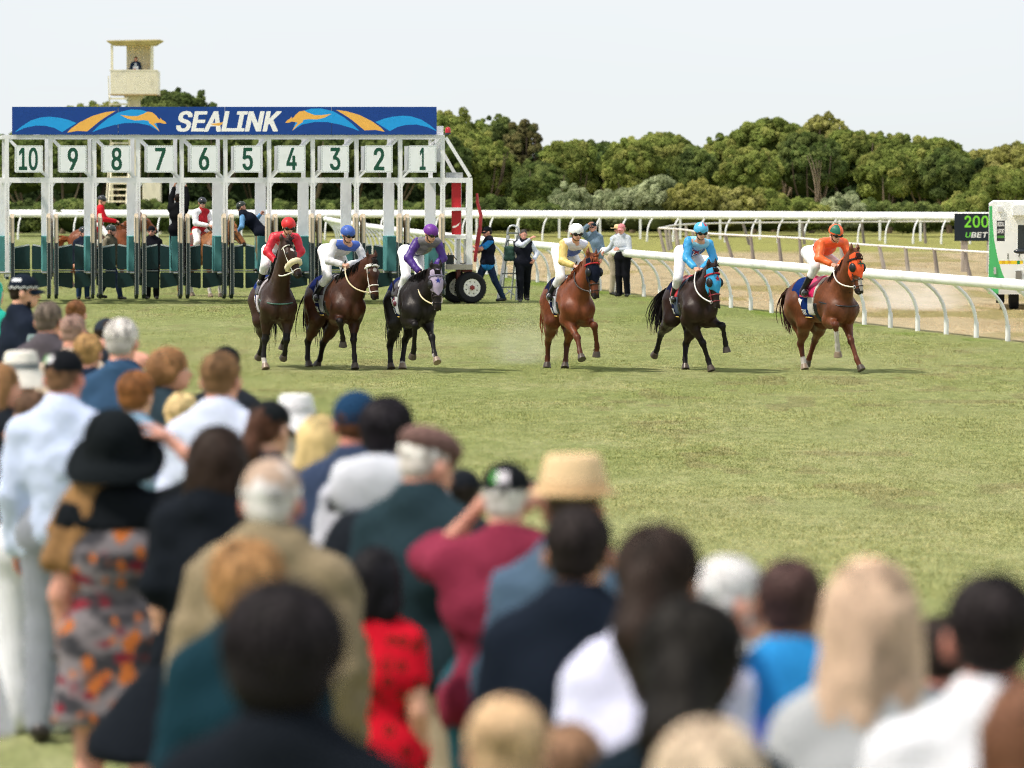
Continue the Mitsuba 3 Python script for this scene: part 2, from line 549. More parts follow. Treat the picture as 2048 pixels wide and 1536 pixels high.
# ------------------------------------------------------------------ trees and shrubs
LEAF = {'olive': ['#7c8947', '#89934f', '#6e7c40', '#969a56', '#576333'], 'dark': ['#60713e', '#6e7c46', '#54623a', '#7c884f', '#43502e'],
        'grey': ['#8e9872', '#9ca47e', '#7b8662', '#a7b089', '#656e4f'], 'gold': ['#8e8e4f', '#9c9c5b', '#7b7f45', '#a6a466', '#606338'],
        'brown': ['#76744b', '#6b6743', '#848157', '#60663f', '#514f35']}


def leaf_clump(c, r, n, rng, size, flat=0.75):
    d = rng.normal(0, 1, (n, 3))
    d[:, 2] = d[:, 2] * 0.9 + 0.35
    d /= np.linalg.norm(d, axis=1, keepdims=True)
    rad = r * rng.uniform(0.72, 1.08, n) ** 0.8
    pos = c + d * rad[:, None] * V(1, 1, flat)
    nrm = d + rng.normal(0, 0.5, (n, 3)) + V(-0.05, -0.1, 0.28)
    nrm /= np.linalg.norm(nrm, axis=1, keepdims=True)
    t = np.cross(nrm, rng.normal(0, 1, (n, 3)))
    t /= np.linalg.norm(t, axis=1, keepdims=True)
    b = np.cross(nrm, t)
    L = size * rng.uniform(0.7, 1.5, n)[:, None]
    W = L * rng.uniform(0.28, 0.5, n)[:, None]
    return np.stack([pos - t * L * 0.5 - b * W, pos - t * L * 0.5 + b * W, pos + t * L * 0.9], 1)


def tree(px, top, width, D, pal, label, rng, name='tree', base=0.30, dens=1.0, group='trees behind the course', trunk=True, bare=0.0):
    s = spx(D)
    X = (px - 1024) / s
    zt = CH - (top - HZ) / s
    R = width / s / 2
    Ry = R * rng.uniform(0.8, 1.0)
    zb = zt * base
    zc = (zt * 0.95 + zb) / 2
    Rz = (zt - zb) / 2
    key = thing(name, label, 'shrub' if 'shrub' in name else 'tree', group)
    tri, cols = [], []
    nl = int(56 * dens * max(1, R / 2.2))
    cores = []
    for k in range(nl):
        while True:
            d = rng.normal(0, 1, 3)
            d /= np.linalg.norm(d)
            if d[2] > -0.55:
                break
        e = rng.uniform(0.72, 1.0)
        r = rng.uniform(0.32, 0.66) * (0.55 + 0.22 * R)
        c = V(X, D, zc) + d * e * V(max(R - r * 0.6, 0.2), max(Ry - r * 0.6, 0.2), max(Rz - r * 0.55, 0.2))
        n = int(430 * (r / 0.5) ** 2)
        t = leaf_clump(c, r, n, rng, 0.115)
        tri.append(t)
        tone = rng.choice(5, p=[.3, .25, .2, .15, .1])
        mixd = rng.random(n) < 0.2
        cols.append(np.where(mixd, rng.integers(0, 5, n), tone))
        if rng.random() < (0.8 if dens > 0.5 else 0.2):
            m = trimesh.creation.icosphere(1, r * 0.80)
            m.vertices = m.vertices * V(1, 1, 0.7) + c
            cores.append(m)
    for q in range(int(70 * dens)):                     # sprigs that break up the outline
        d = rng.normal(0, 1, 3)
        d[2] = abs(d[2]) * .9 + .05
        d[1] = -abs(d[1]) if rng.random() < .6 else d[1]
        d /= np.linalg.norm(d)
        r = rng.uniform(.10, .26)
        n = int(700 * r)
        tri.append(leaf_clump(V(X, D, zc) + d * rng.uniform(.90, 1.06) * V(R, Ry, Rz) * (1 - .12 * rng.random()), r, n, rng, 0.105, 1.1))
        cols.append(np.full(n, rng.choice(5, p=[.3, .25, .15, .25, .05])))
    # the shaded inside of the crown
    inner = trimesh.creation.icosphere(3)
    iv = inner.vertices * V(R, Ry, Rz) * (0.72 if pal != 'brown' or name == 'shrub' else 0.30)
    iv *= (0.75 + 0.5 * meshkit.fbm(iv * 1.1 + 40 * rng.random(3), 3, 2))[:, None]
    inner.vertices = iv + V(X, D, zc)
    tr = np.vstack(tri)
    ci = np.concatenate(cols)
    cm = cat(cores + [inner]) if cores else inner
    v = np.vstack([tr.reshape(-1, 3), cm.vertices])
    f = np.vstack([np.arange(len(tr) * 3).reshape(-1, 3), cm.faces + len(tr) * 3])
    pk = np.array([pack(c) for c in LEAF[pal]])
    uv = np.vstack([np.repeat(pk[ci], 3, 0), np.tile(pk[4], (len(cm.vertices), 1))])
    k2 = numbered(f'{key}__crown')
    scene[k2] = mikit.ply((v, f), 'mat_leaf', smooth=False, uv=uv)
    if trunk:
        root = V(X + rng.uniform(-.2, .2), D - Ry * 0.25, -0.05)
        fork = root + V(rng.uniform(-.25, .25), 0, zt * rng.uniform(0.14, 0.24))
        add('trunk', tube([root, (root + fork) / 2 + V(.04, 0, 0), fork], [0.16, 0.13, 0.11], 7), '#6f6152', 'mat_wood', key)
        for q in range(rng.integers(4, 7)):
            a = rng.uniform(-1.1, 1.1)
            e = fork + V(math.sin(a) * R * 0.75, -rng.uniform(0.15, 0.75) * Ry, (zt - fork[2]) * rng.uniform(0.5, 0.85))
            mid = fork * 0.5 + e * 0.5 + V(math.sin(a) * 0.25, rng.uniform(-.3, .2), -0.2)
            pts = spline([fork, mid, e], 7)
            add('limb', tube(pts, np.linspace(0.075, 0.018, 7), 5), rng.choice(['#74665a', '#857567', '#5e5248']), 'mat_wood', key)
    for q in range(int(bare * 26)):                     # grey boughs showing on the near side of the crown
        a = rng.uniform(-1.0, 1.0) + .25
        o = V(X + rng.uniform(-.25, .25) + R * .25, D - Ry * .85, zt * rng.uniform(.05, .30))
        e = V(X + R * .25 + math.sin(a) * R * .65, D - Ry * rng.uniform(1.0, 1.12), zt * rng.uniform(.45, .82))
        m = o * .5 + e * .5 + V(-math.sin(a) * .30 + rng.normal(0, .12), -.1, -.15)
        add('limb', tube(spline([o, m, e], 7), np.linspace(rng.uniform(.03, .055), .008, 7), 5), rng.choice(['#8d7d6c', '#a39180', '#75675a']), 'mat_wood', key)
    return key


def make_trees():
    rng = np.random.default_rng(5)
    big = [(-70, 262, 170, 246, 'dark'), (45, 262, 150, 243, 'dark'), (192, 199, 210, 251, 'olive'), (130, 250, 120, 240, 'dark'), (343, 176, 250, 254, 'dark'), (425, 226, 150, 244, 'dark'),
           (265, 250, 130, 240, 'dark'), (520, 238, 160, 247, 'dark'), (610, 232, 150, 243, 'dark'), (705, 236, 160, 247, 'dark'), (800, 228, 150, 243, 'dark'),
           (900, 218, 170, 246, 'olive'), (880, 262, 110, 239, 'dark'), (985, 230, 150, 251, 'dark'), (960, 275, 140, 241, 'olive'), (1046, 238, 80, 249, 'brown'), (1138, 277, 120, 246, 'olive'),
           (1075, 320, 110, 240, 'dark'), (1200, 282, 130, 250, 'dark'), (1262, 272, 110, 243, 'olive'), (1325, 259, 150, 250, 'olive'), (1392, 290, 90, 243, 'dark'),
           (1455, 266, 130, 252, 'olive'), (1545, 231, 190, 248, 'olive'), (1500, 290, 120, 241, 'olive'), (1645, 227, 120, 254, 'gold'), (1618, 262, 130, 243, 'dark'), (1700, 254, 130, 250, 'olive'),
           (1772, 262, 140, 252, 'olive'), (1770, 295, 110, 241, 'olive'), (1855, 271, 170, 246, 'olive'), (1890, 300, 110, 241, 'dark'), (1962, 296, 110, 250, 'gold'),
           (2045, 283, 150, 247, 'gold'), (2000, 330, 110, 240, 'olive'), (2140, 278, 170, 248, 'olive')]
    names = {'dark': 'dark green', 'olive': 'olive green', 'gold': 'yellowish green', 'brown': 'thin brownish'}
    where = {0: 'at the far end of the line past the gate', 1: 'seen low under the end of the gate banner', 2: 'whose top shows just above the blue banner beside the tower', 3: 'seen through the stalls numbered nine and ten',
             4: 'tallest over the banner, just beside the white tower', 5: 'seen through stall number six below the banner', 6: 'behind the foot of the pale tower', 7: 'seen through stall number five',
             8: 'seen through stall number four', 9: 'seen through stall number three', 10: 'seen through stall number two', 11: 'rising right beside the end of the blue banner', 12: 'behind the sloping frame at the end of the gate',
             13: 'with a high rounded top past the red beacon', 14: 'lower, in front of the high round tree past the gate', 15: 'with open twigs, at the dip in the treeline', 16: 'first beyond the dip in the treeline',
             17: 'filling the dip in the treeline low down', 18: 'above the white capped jockey', 19: 'between two rounded crowns above the two hatted men', 20: 'broad, over the grey shrubs', 21: 'in the notch above the blue jockey',
             22: 'on the shoulder before the highest crown', 23: 'broadest and highest of the far treeline', 24: 'low, in front of the broadest crown', 25: 'with a small peak above the orange jockey', 26: 'with bare branches above the orange jockey',
             27: 'behind the orange horse, second past the peak', 28: 'flat topped, between peak and end crown', 29: 'low, in front of the flat topped tree', 30: 'wide, with pale branching trunks above the 200 sign', 31: 'low beside the wide tree with pale trunks',
             32: 'in the dip above the green and white van', 33: 'rising behind the roof of the van', 34: 'low, right behind the 200 sign', 35: 'beyond the van, past the edge of the course'}
    for i, (px, top, w, D, pal) in enumerate(big):
        tree(px, top, w * 1.06, D, pal, f'{names[pal]} coastal tree {where[i]}', rng, dens=0.42 if pal == 'brown' else 1.05, bare={26: .3, 30: .5, 18: .3, 23: .3}.get(i, 0))
    low = [(1140, 366, 80, 'grey', 'silvery shrub nearest the gate, with a pointed top'), (1212, 382, 100, 'grey', 'silvery shrub below the dark hollow in the trees'), (1268, 370, 110, 'grey', 'broad silvery shrub above the two hatted men'),
           (1318, 350, 85, 'grey', 'tall silvery shrub, highest of the pale row'), (1352, 384, 80, 'olive', 'green shrub squeezed between silvery and yellow ones'), (1392, 362, 110, 'gold', 'yellow green shrub just past the silvery ones'),
           (1462, 371, 130, 'gold', 'broad yellow green shrub above the blue jockey'), (1530, 378, 100, 'olive', 'olive shrub under the broadest tree'), (1405, 400, 130, 'brown', 'low rusty brown shrub along the far rail'),
           (1680, 388, 110, 'grey', 'greyish shrub beside the orange jockey helmet'), (1610, 398, 90, 'olive', 'olive shrub by the bare branches'), (1085, 405, 90, 'dark', 'dark shrub above the ladder'),
           (1560, 402, 70, 'gold', 'small yellow shrub on the rail line'), (1740, 402, 90, 'dark', 'dark shrub under the flat topped tree'), (980, 392, 120, 'dark', 'dark shrub past the red bar of the gate'), (1830, 405, 110, 'dark', 'dark shrub before the pale trunks'),
           (1940, 380, 100, 'olive', 'olive shrub behind the 200 sign'), (60, 400, 150, 'dark', 'dark shrub low behind stall ten'), (160, 395, 140, 'dark', 'dark shrub low behind stall nine'), (300, 400, 140, 'dark', 'dark shrub at the tower foot'),
           (420, 402, 150, 'dark', 'dark shrub low behind stall six'), (540, 400, 150, 'dark', 'dark shrub low behind stall five'), (650, 398, 140, 'dark', 'dark shrub low behind stall three'), (770, 400, 150, 'dark', 'dark shrub low behind stall one'), (880, 400, 120, 'dark', 'dark shrub behind the red board of the gate')]
    for px, top, w, pal, lab in low:
        tree(px, top, w * 1.1, 231 + rng.uniform(-3, 3), pal, lab, rng, name='shrub', base=0.02, dens=0.55, group='shrubs along the far rail', trunk=False)
    # dark thicket between and behind the trunks
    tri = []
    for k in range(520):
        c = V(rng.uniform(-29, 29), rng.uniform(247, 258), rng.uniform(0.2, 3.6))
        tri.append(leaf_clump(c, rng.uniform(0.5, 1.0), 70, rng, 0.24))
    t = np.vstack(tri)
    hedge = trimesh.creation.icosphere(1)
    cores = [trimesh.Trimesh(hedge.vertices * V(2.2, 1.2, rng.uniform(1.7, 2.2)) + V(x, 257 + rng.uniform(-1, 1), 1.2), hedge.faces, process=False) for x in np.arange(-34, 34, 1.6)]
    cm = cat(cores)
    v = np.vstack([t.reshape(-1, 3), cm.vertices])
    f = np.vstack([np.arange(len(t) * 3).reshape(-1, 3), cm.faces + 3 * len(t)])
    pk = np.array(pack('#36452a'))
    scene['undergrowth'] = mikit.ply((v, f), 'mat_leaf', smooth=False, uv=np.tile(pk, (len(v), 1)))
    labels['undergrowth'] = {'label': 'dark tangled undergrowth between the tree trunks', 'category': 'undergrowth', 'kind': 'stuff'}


make_trees()


# ------------------------------------------------------------------ rails
def goose_post(o, side, height, reach, r=0.034):
    """A post that leaves the pipe at o (x, y) and curves away along side to the ground."""
    s = unit(V(side[0], side[1], 0))
    pr = [(0, 1.0), (.38, .87), (.72, .69), (.92, .47), (.99, .27), (1.0, 0.0)]
    pts = spline([V(o[0], o[1], 0) + s * a * reach + V(0, 0, b * height) for a, b in pr], 9)
    foot = tube([pts[-1] - V(0, 0, .03), V(pts[-1][0], pts[-1][1], 0.29)], r * 1.42, 9)
    return cat([tube(pts, r, 8), foot])


def running_rail(label, path, r, height, spacing, reach, side_sign=1, straight=False, col='#eef0f0', group=None):
    """A white pipe on posts. path: (x, y) points; each length of pipe and each post is a part."""
    key = thing('running_rail', label, 'rail', group)
    p = spline([V(*q, 0) for q in path], 400)
    d = np.concatenate([[0], np.cumsum(np.linalg.norm(np.diff(p, axis=0), axis=1))])
    g = lambda t: V(*[np.interp(t, d, p[:, k]) for k in range(3)])
    step = spacing * 6
    n = int(d[-1] // step)
    for k in range(n + 1):
        a, b = k * step, min((k + 1) * step, d[-1])
        if b - a < 0.5:
            continue
        tt = np.linspace(a + 0.01, b - 0.01, 13)
        pts = np.array([g(t) for t in tt]) + V(0, 0, height)
        add('pipe', tube(pts, r, 12), col, 'mat_paint', key)
        if k:
            add('pipe_joint', tube([g(a - .06) + V(0, 0, height), g(a + .06) + V(0, 0, height)], r * 1.06, 12), '#dfe2e2', 'mat_paint', key, smooth=40)
    for t in np.arange(0.4, d[-1], spacing):
        q = g(t)
        tan = unit(g(min(t + .1, d[-1])) - g(max(t - .1, 0)))
        side = V(tan[1], -tan[0]) * side_sign
        if straight:
            add('post', bar((q[0], q[1], -.03), (q[0], q[1], height - r * .6), 0.10, 0.08), col, 'mat_paint', key, smooth=False)
        else:
            add('post', goose_post(q, side, height - r * 0.7, reach), col, 'mat_paint', key, smooth=50)
    return key


near = [(rail_x(y), y) for y in (72, 80, 90, 100, 110, 120, 130, 145, 160, 180, 205)]
running_rail('white plastic running rail on curved posts, sweeping from the van back past the gate', near, 0.098, 1.06, 2.0, 0.45)
running_rail('far white running rail on curved posts in front of the shrubs', [(-27, 222), (-14, 220), (0, 217), (10, 212), (24, 205)], 0.115, 1.08, 1.25, 0.55, side_sign=1)
running_rail('second far white rail on straight posts, right behind the curved one', [(-27, 229), (-14, 227), (0, 224.5), (10, 220), (24, 212)], 0.105, 1.14, 1.95, 0, straight=True)


def pen_fence():
    key = thing('pen_fence', 'weathered grey post fence with one thin white rail round the dry infield pen', 'fence')
    top = 0.9
    a = [at(px, py, F / ((py - HZ) / (CH - top))) for px, py in ((1318, 456), (1390, 463), (1450, 469), (1560, 474), (1700, 487), (1800, 494), (1980, 505), (2120, 515))]
    b = [at(px, py, F / ((py - HZ) / (CH - top))) for px, py in ((1318, 456), (1345, 451), (1400, 447.5), (1500, 445.5), (1640, 444.5), (1770, 443.5), (1900, 443))]
    for pts in (a, b):
        P = spline([V(q[0], q[1], top) for q in pts], 60)
        for k in range(0, 59, 12):
            add('rail', tube(P[k:k + 13], 0.035, 7), '#e4e1da', 'mat_paint', key)
        d = np.concatenate([[0], np.cumsum(np.linalg.norm(np.diff(P, axis=0), axis=1))])
        rng = np.random.default_rng(3)
        for t in np.arange(0.0, d[-1], 3.1):
            q = V(*[np.interp(t, d, P[:, k]) for k in range(3)])
            ln = rng.normal(0, 0.05)
            add('post', tube([q * V(1, 1, 0) - V(-ln - .12, 0, .05), q + V(-0.01, 0.03, 0.02)], [0.065, 0.05], 8), rng.choice(['#9c948c', '#8a827c', '#a8a099']), 'mat_wood', key, smooth=50)


pen_fence()


# ------------------------------------------------------------------ the judge's tower
def tower():
    D = 238.0
    s = spx(D)
    ox = (272 - 1024) / s
    key = thing('judge_tower', 'cream judges tower with ribbed balcony, flat flared roof and steel stairs', 'tower')
    B = lambda x0, x1, y0, y1, z0, z1: box(ox + x0, ox + x1, D + y0, D + y1, z0, z1)
    cream = '#f3ebd0'
    zz = lambda py: CH - (py - HZ) / s
    add('column', cat([B(-.30, .22, -.25, .25, -.05, zz(200)), B(-.5, .42, -.45, .45, zz(196), zz(190))]), cream, 'mat_paint', key, smooth=False)
    br = Polygon([(-.28, 0), (.2, 0), (.62, .45), (-.72, .45)])
    m = prism(br, 0.5)
    m = moved(m, frame_of(V(ox, D + .25, zz(203)), V(1, 0, 0), V(0, 0, 1), V(0, -1, 0)))
    add('bracket', m, cream, 'mat_paint', key, smooth=False)
    add('floor', B(-1.12, 1.12, -1.1, 1.1, zz(191.5), zz(189)), '#b59a6a', 'mat_paint', key, smooth=False)
    z0, z1 = zz(189), zz(143)
    for i, x in enumerate(np.arange(-1.1, 1.09, 0.073)):     # ribbed cladding, rib by rib
        add('cladding_panel', cat([B(x + .002, x + .071, -1.09, -1.06, z0, z1), B(x + .02, x + .05, -1.105, -1.09, z0, z1)]), cream, 'mat_paint', key, smooth=False)
    for x in (-1.1, 1.07):
        add('side_cladding', B(x, x + .03, -1.055, 1.05, z0, z1), cream, 'mat_paint', key, smooth=False)
    add('handrail', B(-1.14, 1.14, -1.13, -1.03, z1, z1 + .05), '#f2ead0', 'mat_paint', key, smooth=False)
    for x in (-1.08, ):
        add('post', B(x, x + .1, -1.02, -.92, z1 + .05, zz(92)), '#efe6c4', 'mat_paint', key, smooth=False)
    for i, x in enumerate(np.arange(-.46, .78, 0.155)):
        add('wall_board', B(x + .002, x + .152, .55, .6, z0, zz(92)), cream, 'mat_paint', key, smooth=False)
    add('side_wall', B(.78, .83, -.9, .6, z0, zz(92)), '#efe6c4', 'mat_paint', key, smooth=False)
    rf = trimesh.convex.convex_hull(np.array([[ox + a, D + b, zz(92)] for a in (-1.02, .95) for b in (-1.1, .9)] + [[ox + a, D + b, zz(85 - 2 * (a > 0))] for a in (-1.25, 1.27) for b in (-1.4, 1.2)] + [[ox + a, D + b, zz(83 - 2 * (a > 0))] for a in (-1.25, 1.27) for b in (-1.4, 1.2)]))
    add('roof', rf, '#e2cf98', 'mat_paint', key, smooth=False)
    # stairs: two steep flights, the lower one climbing away from the track, the upper one back to the balcony
    for fl, (y0, y1) in enumerate(((-3.2, .1), (.1, -1.0))):
        za, zb = fl * 3.4, 3.4 + fl * 3.15
        for x in (-1.16, -.28):
            add('stringer', bar((ox + x, D + y0, za), (ox + x, D + y1, zb), .05, .16), cream, 'mat_paint', key, smooth=False)
        for k in range(12):
            u = (k + .5) / 12
            y, z = D + y0 + (y1 - y0) * u, za + (zb - za) * u
            add('stair_tread', box(ox - 1.13, ox - .31, y - .14, y + .14, z - .03, z + .05), '#f0e7c6', 'mat_paint', key, smooth=False)
        for x in (-1.2, -.26):
            add('handrail', tube([(ox + x, D + y0, za + .95), (ox + x, D + y1, zb + .95)], .025, 6), '#f0e7c6', 'mat_paint', key)
    add('landing', B(-1.2, -.25, .0, .9, 3.36, 3.44), cream, 'mat_paint', key, smooth=False)
    for y in (.05, .85):
        add('landing_post', B(-1.2, -1.14, y - .03, y + .03, -.05, 4.3), cream, 'mat_paint', key, smooth=False)
    add('base_cabin', B(.35, 1.2, -.4, .5, -.05, 2.45), cream, 'mat_paint', key, smooth=False)
    sg = add('notice', B(.74, .94, -.415, -.402, .95, 1.32), '#c8402e', 'mat_print', key, smooth=False, label='small red notice on the tower base')
    add('emblem', cat([B(.79, .89, -.421, -.416, 1.04, 1.17), B(.77, .91, -.421, -.416, 1.22, 1.27)]), '#f0e0d0', 'mat_print', sg, smooth=False)
    return D, ox, z0


TOWER = tower()


# ------------------------------------------------------------------ the 200 m sign and the medical van
def lettering(text, height, width=None, depth=0.004, bold=True, shear=0.0, heavy=0.0):
    m = meshkit.text_mesh(text, height, depth, bold)
    if heavy:                                 # a fatter cut: the letters once more to either side, each a little prouder
        n = [m]
        for k, s in enumerate((-1, 1)):
            q = meshkit.text_mesh(text, height, depth + .0015 * (k + 1), bold)
            q.apply_translation([s * heavy, 0, 0])
            n.append(q)
        m = cat(n)
    lo, hi = m.bounds
    m.apply_translation([-(lo[0] + hi[0]) / 2, -(lo[1] + hi[1]) / 2, 0])
    if width:
        m.apply_scale([width / (hi[0] - lo[0]), 1, 1])
    if shear:
        m.vertices[:, 0] += shear * m.vertices[:, 1]
    return m


def facing(o, ang=0.0):
    """A frame at o whose x reads to the right seen from the track's camera side, y up, z out of the face; turned by ang degrees."""
    a = math.radians(ang)
    x = V(math.cos(a), math.sin(a), 0)
    return frame_of(o, x, V(0, 0, 1), V(math.sin(a), -math.cos(a), 0))


def distance_sign():
    D = 150.0
    s = spx(D)
    c = at(1951, 454.5, D)
    key = thing('distance_sign', 'black distance board reading 200 in green on a grey timber post, beside the van', 'sign')
    M = facing(c, 0)
    w, h = 84 / s, 55 / s
    add('board', moved(box(-w / 2, w / 2, -h / 2, h / 2, -.04, 0), M), '#14202a', 'mat_print', key, smooth=False)
    zM = lambda m, x, y, z=0.003: moved(m, M @ T().translate([x, y, z]).matrix if False else M @ trimesh.transformations.translation_matrix([x, y, z]))
    add('lettering', zM(lettering('200', .33, .72), .03, .17), '#7fd83a', 'mat_print', key, smooth=False)
    add('lettering', zM(lettering('U', .15, .15, shear=.2), -.22, -.23), '#6fd04a', 'mat_print', key, smooth=False)
    add('lettering', zM(lettering('BET', .15, .48, shear=.2), .12, -.23), '#e8ece8', 'mat_print', key, smooth=False)
    add('post', box(c[0] - .42, c[0] - .22, D + .045, D + .2, -.05, c[2] - h / 2 + .3), '#a79d92', 'mat_wood', key, smooth=False)
    add('post', box(c[0] + .35, c[0] + .45, D + .045, D + .15, -.05, c[2] - h / 2 + .3), '#b9b0a6', 'mat_wood', key, smooth=False)


distance_sign()


def van():
    D = 110.0
    s = spx(D)
    key = thing('medical_van', 'white medical van with green swoosh and chequered stripe behind the running rail', 'van')
    x0 = (1977 - 1024) / s
    zt = CH - (403 - HZ) / s
    zb = .45
    # body: rounded slab seen end on, standing along the distance
    prof = Polygon([(0, zb), (2.1, zb), (2.1, zt - .12), (1.98, zt), (.10, zt), (0, zt - .07)]).buffer(-.02).buffer(.02, quad_segs=3)
    m = prism(prof, 4.6)
    yd = unit(V(-x0, -D, 0))
    xd = V(-yd[1], yd[0], 0)
    m = moved(m, frame_of(V(x0, D, 0) - 4.6 * yd, xd, V(0, 0, 1), yd))
    add('body', m, '#eceeec', 'mat_gloss', key, smooth=30)
    M = frame_of(V(x0, D, 0), xd, V(0, 0, 1), yd)
    P = lambda pts, d0, d1: moved(moved(prism(Polygon(pts), d1 - d0), trimesh.transformations.translation_matrix([0, 0, d0])), M)
    zz = lambda py: CH - (py - HZ) / s
    uu = lambda px: (px - 1977) / s
    sw = [(uu(1978), zz(412)), (uu(1984), zz(412)), (uu(1984.5), zz(440)), (uu(1988), zz(480)), (uu(1995), zz(515)), (uu(2003), zz(542)), (uu(2011), zz(562)), (uu(2011), zz(587)), (uu(1978), zz(587))]
    add('green_swoosh', P(sw, .003, .006), '#49b56a', 'mat_gloss', key, smooth=False)
    for k in range(8):
        a = uu(1998) + k * .065
        add('stripe_block', P([(a, zz(521)), (a + .066, zz(521)), (a + .066, zz(528)), (a, zz(528))], .007, .010), ['#e9c92e', '#d8a820'][k % 2] if k < 5 else ['#178048', '#e9c92e'][k % 2], 'mat_print', key, smooth=False)
    nb = add('notice', P([(uu(1993), zz(441)), (uu(2009), zz(441)), (uu(2009), zz(482)), (uu(1993), zz(482))], .004, .008), '#2a2c30', 'mat_print', key, smooth=False)
    for t, py, h in (('MEDICAL', 448, .09), ('SUPPORT', 462, .09)):
        add('lettering', moved(lettering(t, h, .145), M @ trimesh.transformations.translation_matrix([uu(2001), zz(py), .009])), '#f2f2f2', 'mat_print', nb, smooth=False)
    add('green_strip', P([(uu(1994), zz(471)), (uu(2008), zz(471)), (uu(2008), zz(476)), (uu(1994), zz(476))], .009, .011), '#4c8a3a', 'mat_print', nb, smooth=False)
    add('roof_lamp', moved(box(-.05, .05, -.06, .06, 0, .07), M @ trimesh.transformations.translation_matrix([uu(1999), zz(418), .0])), '#d8d8d6', 'mat_gloss', key, smooth=False)
    add('roof_box', P([(uu(2024), zz(430)), (2.0, zz(430)), (2.0, zz(410)), (uu(2026), zz(410))], .003, .35), '#e6e8e6', 'mat_gloss', key, smooth=False)
    add('window', P([(uu(2035), zz(500)), (1.9, zz(500)), (1.9, zz(450)), (uu(2035), zz(450))], .002, .012), '#20282c', 'mat_gloss', key, smooth=False)
    add('mirror', moved(trimesh.creation.icosphere(2), M @ trimesh.transformations.translation_matrix([uu(2042), zz(502), .32]) @ np.diag([.17, .06, .07, 1])), '#16202a', 'mat_gloss', key)
    add('mirror_arm', tube([V(x0, D, zz(512)) + xd * uu(2037), V(x0, D, zz(504)) + xd * uu(2041) + yd * .3], .018, 6), '#222222', 'mat_gloss', key)
    add('exhaust_stack', P([(uu(2031), zz(541)), (uu(2043), zz(541)), (uu(2043), zz(562)), (uu(2031), zz(562))], .003, .1), '#9a9690', 'mat_metal', key, smooth=False)
    add('handle', P([(uu(1988), zz(534)), (uu(1993), zz(534)), (uu(1993), zz(548)), (uu(1988), zz(548))], .008, .04), '#b7b9b4', 'mat_gloss', key, smooth=False)
    add('latch', P([(uu(2014.5), zz(507)), (uu(2016.5), zz(507)), (uu(2016.5), zz(518)), (uu(2014.5), zz(518))], .003, .02), '#55584a', 'mat_gloss', key, smooth=False)
    add('bumper', P([(uu(1997), zz(588)), (2.08, zz(588)), (2.08, zz(578)), (uu(1997), zz(578))], .003, .14), '#d5d2cc', 'mat_paint', key, smooth=False)
    add('mud_flap', P([(uu(1993), zz(607)), (uu(2009), zz(607)), (uu(2009), zz(577)), (uu(1993), zz(577))], -.5, -.46), '#1c1c1e', 'mat_rubber', key, smooth=False)
    for wx, wy in ((.56, .55), (1.62, .55), (.56, 3.8), (1.62, 3.8)):
        w = lathe([(.16, -.11), (.30, -.11), (.345, -.08), (.345, .08), (.30, .11), (.16, .11), (.16, -.11)], 26)
        Mw = frame_of(V(x0, D, .345) + xd * wx - yd * wy, -yd, V(0, 0, 1), xd)
        t = add('wheel', moved(w, Mw), '#232326', 'mat_rubber', key, smooth=40)
        add('rim', moved(lathe([(.0, -.08), (.155, -.08), (.155, .08), (0, .08)], 18), Mw), '#a8a9aa', 'mat_metal', t, smooth=40)


van()


# ================================================================== THE STARTING GATE
GD = 115.3
GS = spx(GD)
GA = math.radians(7.0)
GO = V((448 - 1024) / GS, GD, 0)
GU, GN = V(1, 0, 0), V(math.sin(GA), -math.cos(GA), 0)    # the stalls stand a little askew to the beam
GM = frame_of(GO, GU, V(0, 0, 1), GN)      # local: x along the gate, y up, z towards the track (v = -z)
gu = lambda px: (px - 448) / GS
gz = lambda py: CH - (py - HZ) / GS


def GB(u0, u1, v0, v1, z0, z1):
    return moved(box(u0, u1, z0, z1, -v1, -v0), GM)


def gp(u, v, z):
    return GO + GU * u - GN * v + V(0, 0, z)


def gbar(a, b, w, h=None):
    return bar(gp(*a), gp(*b), w, h, up=GN)


def gpoly(pts, front, depth):
    """Polygon given in photograph pixels, standing in the gate's plane; front: how far its face stands before the gate's front plane."""
    P = Polygon([(gu(x), gz(y)) for x, y in pts]).buffer(0)
    return moved(moved(prism(P, depth), trimesh.transformations.translation_matrix([0, 0, front - depth])), GM)


def zoom1(pts):
    return [(x / 4, 60 + y / 4) for x, y in pts]


def mirror(pts):
    return [(2 * 452 - x, y - 2.0) for x, y in pts]


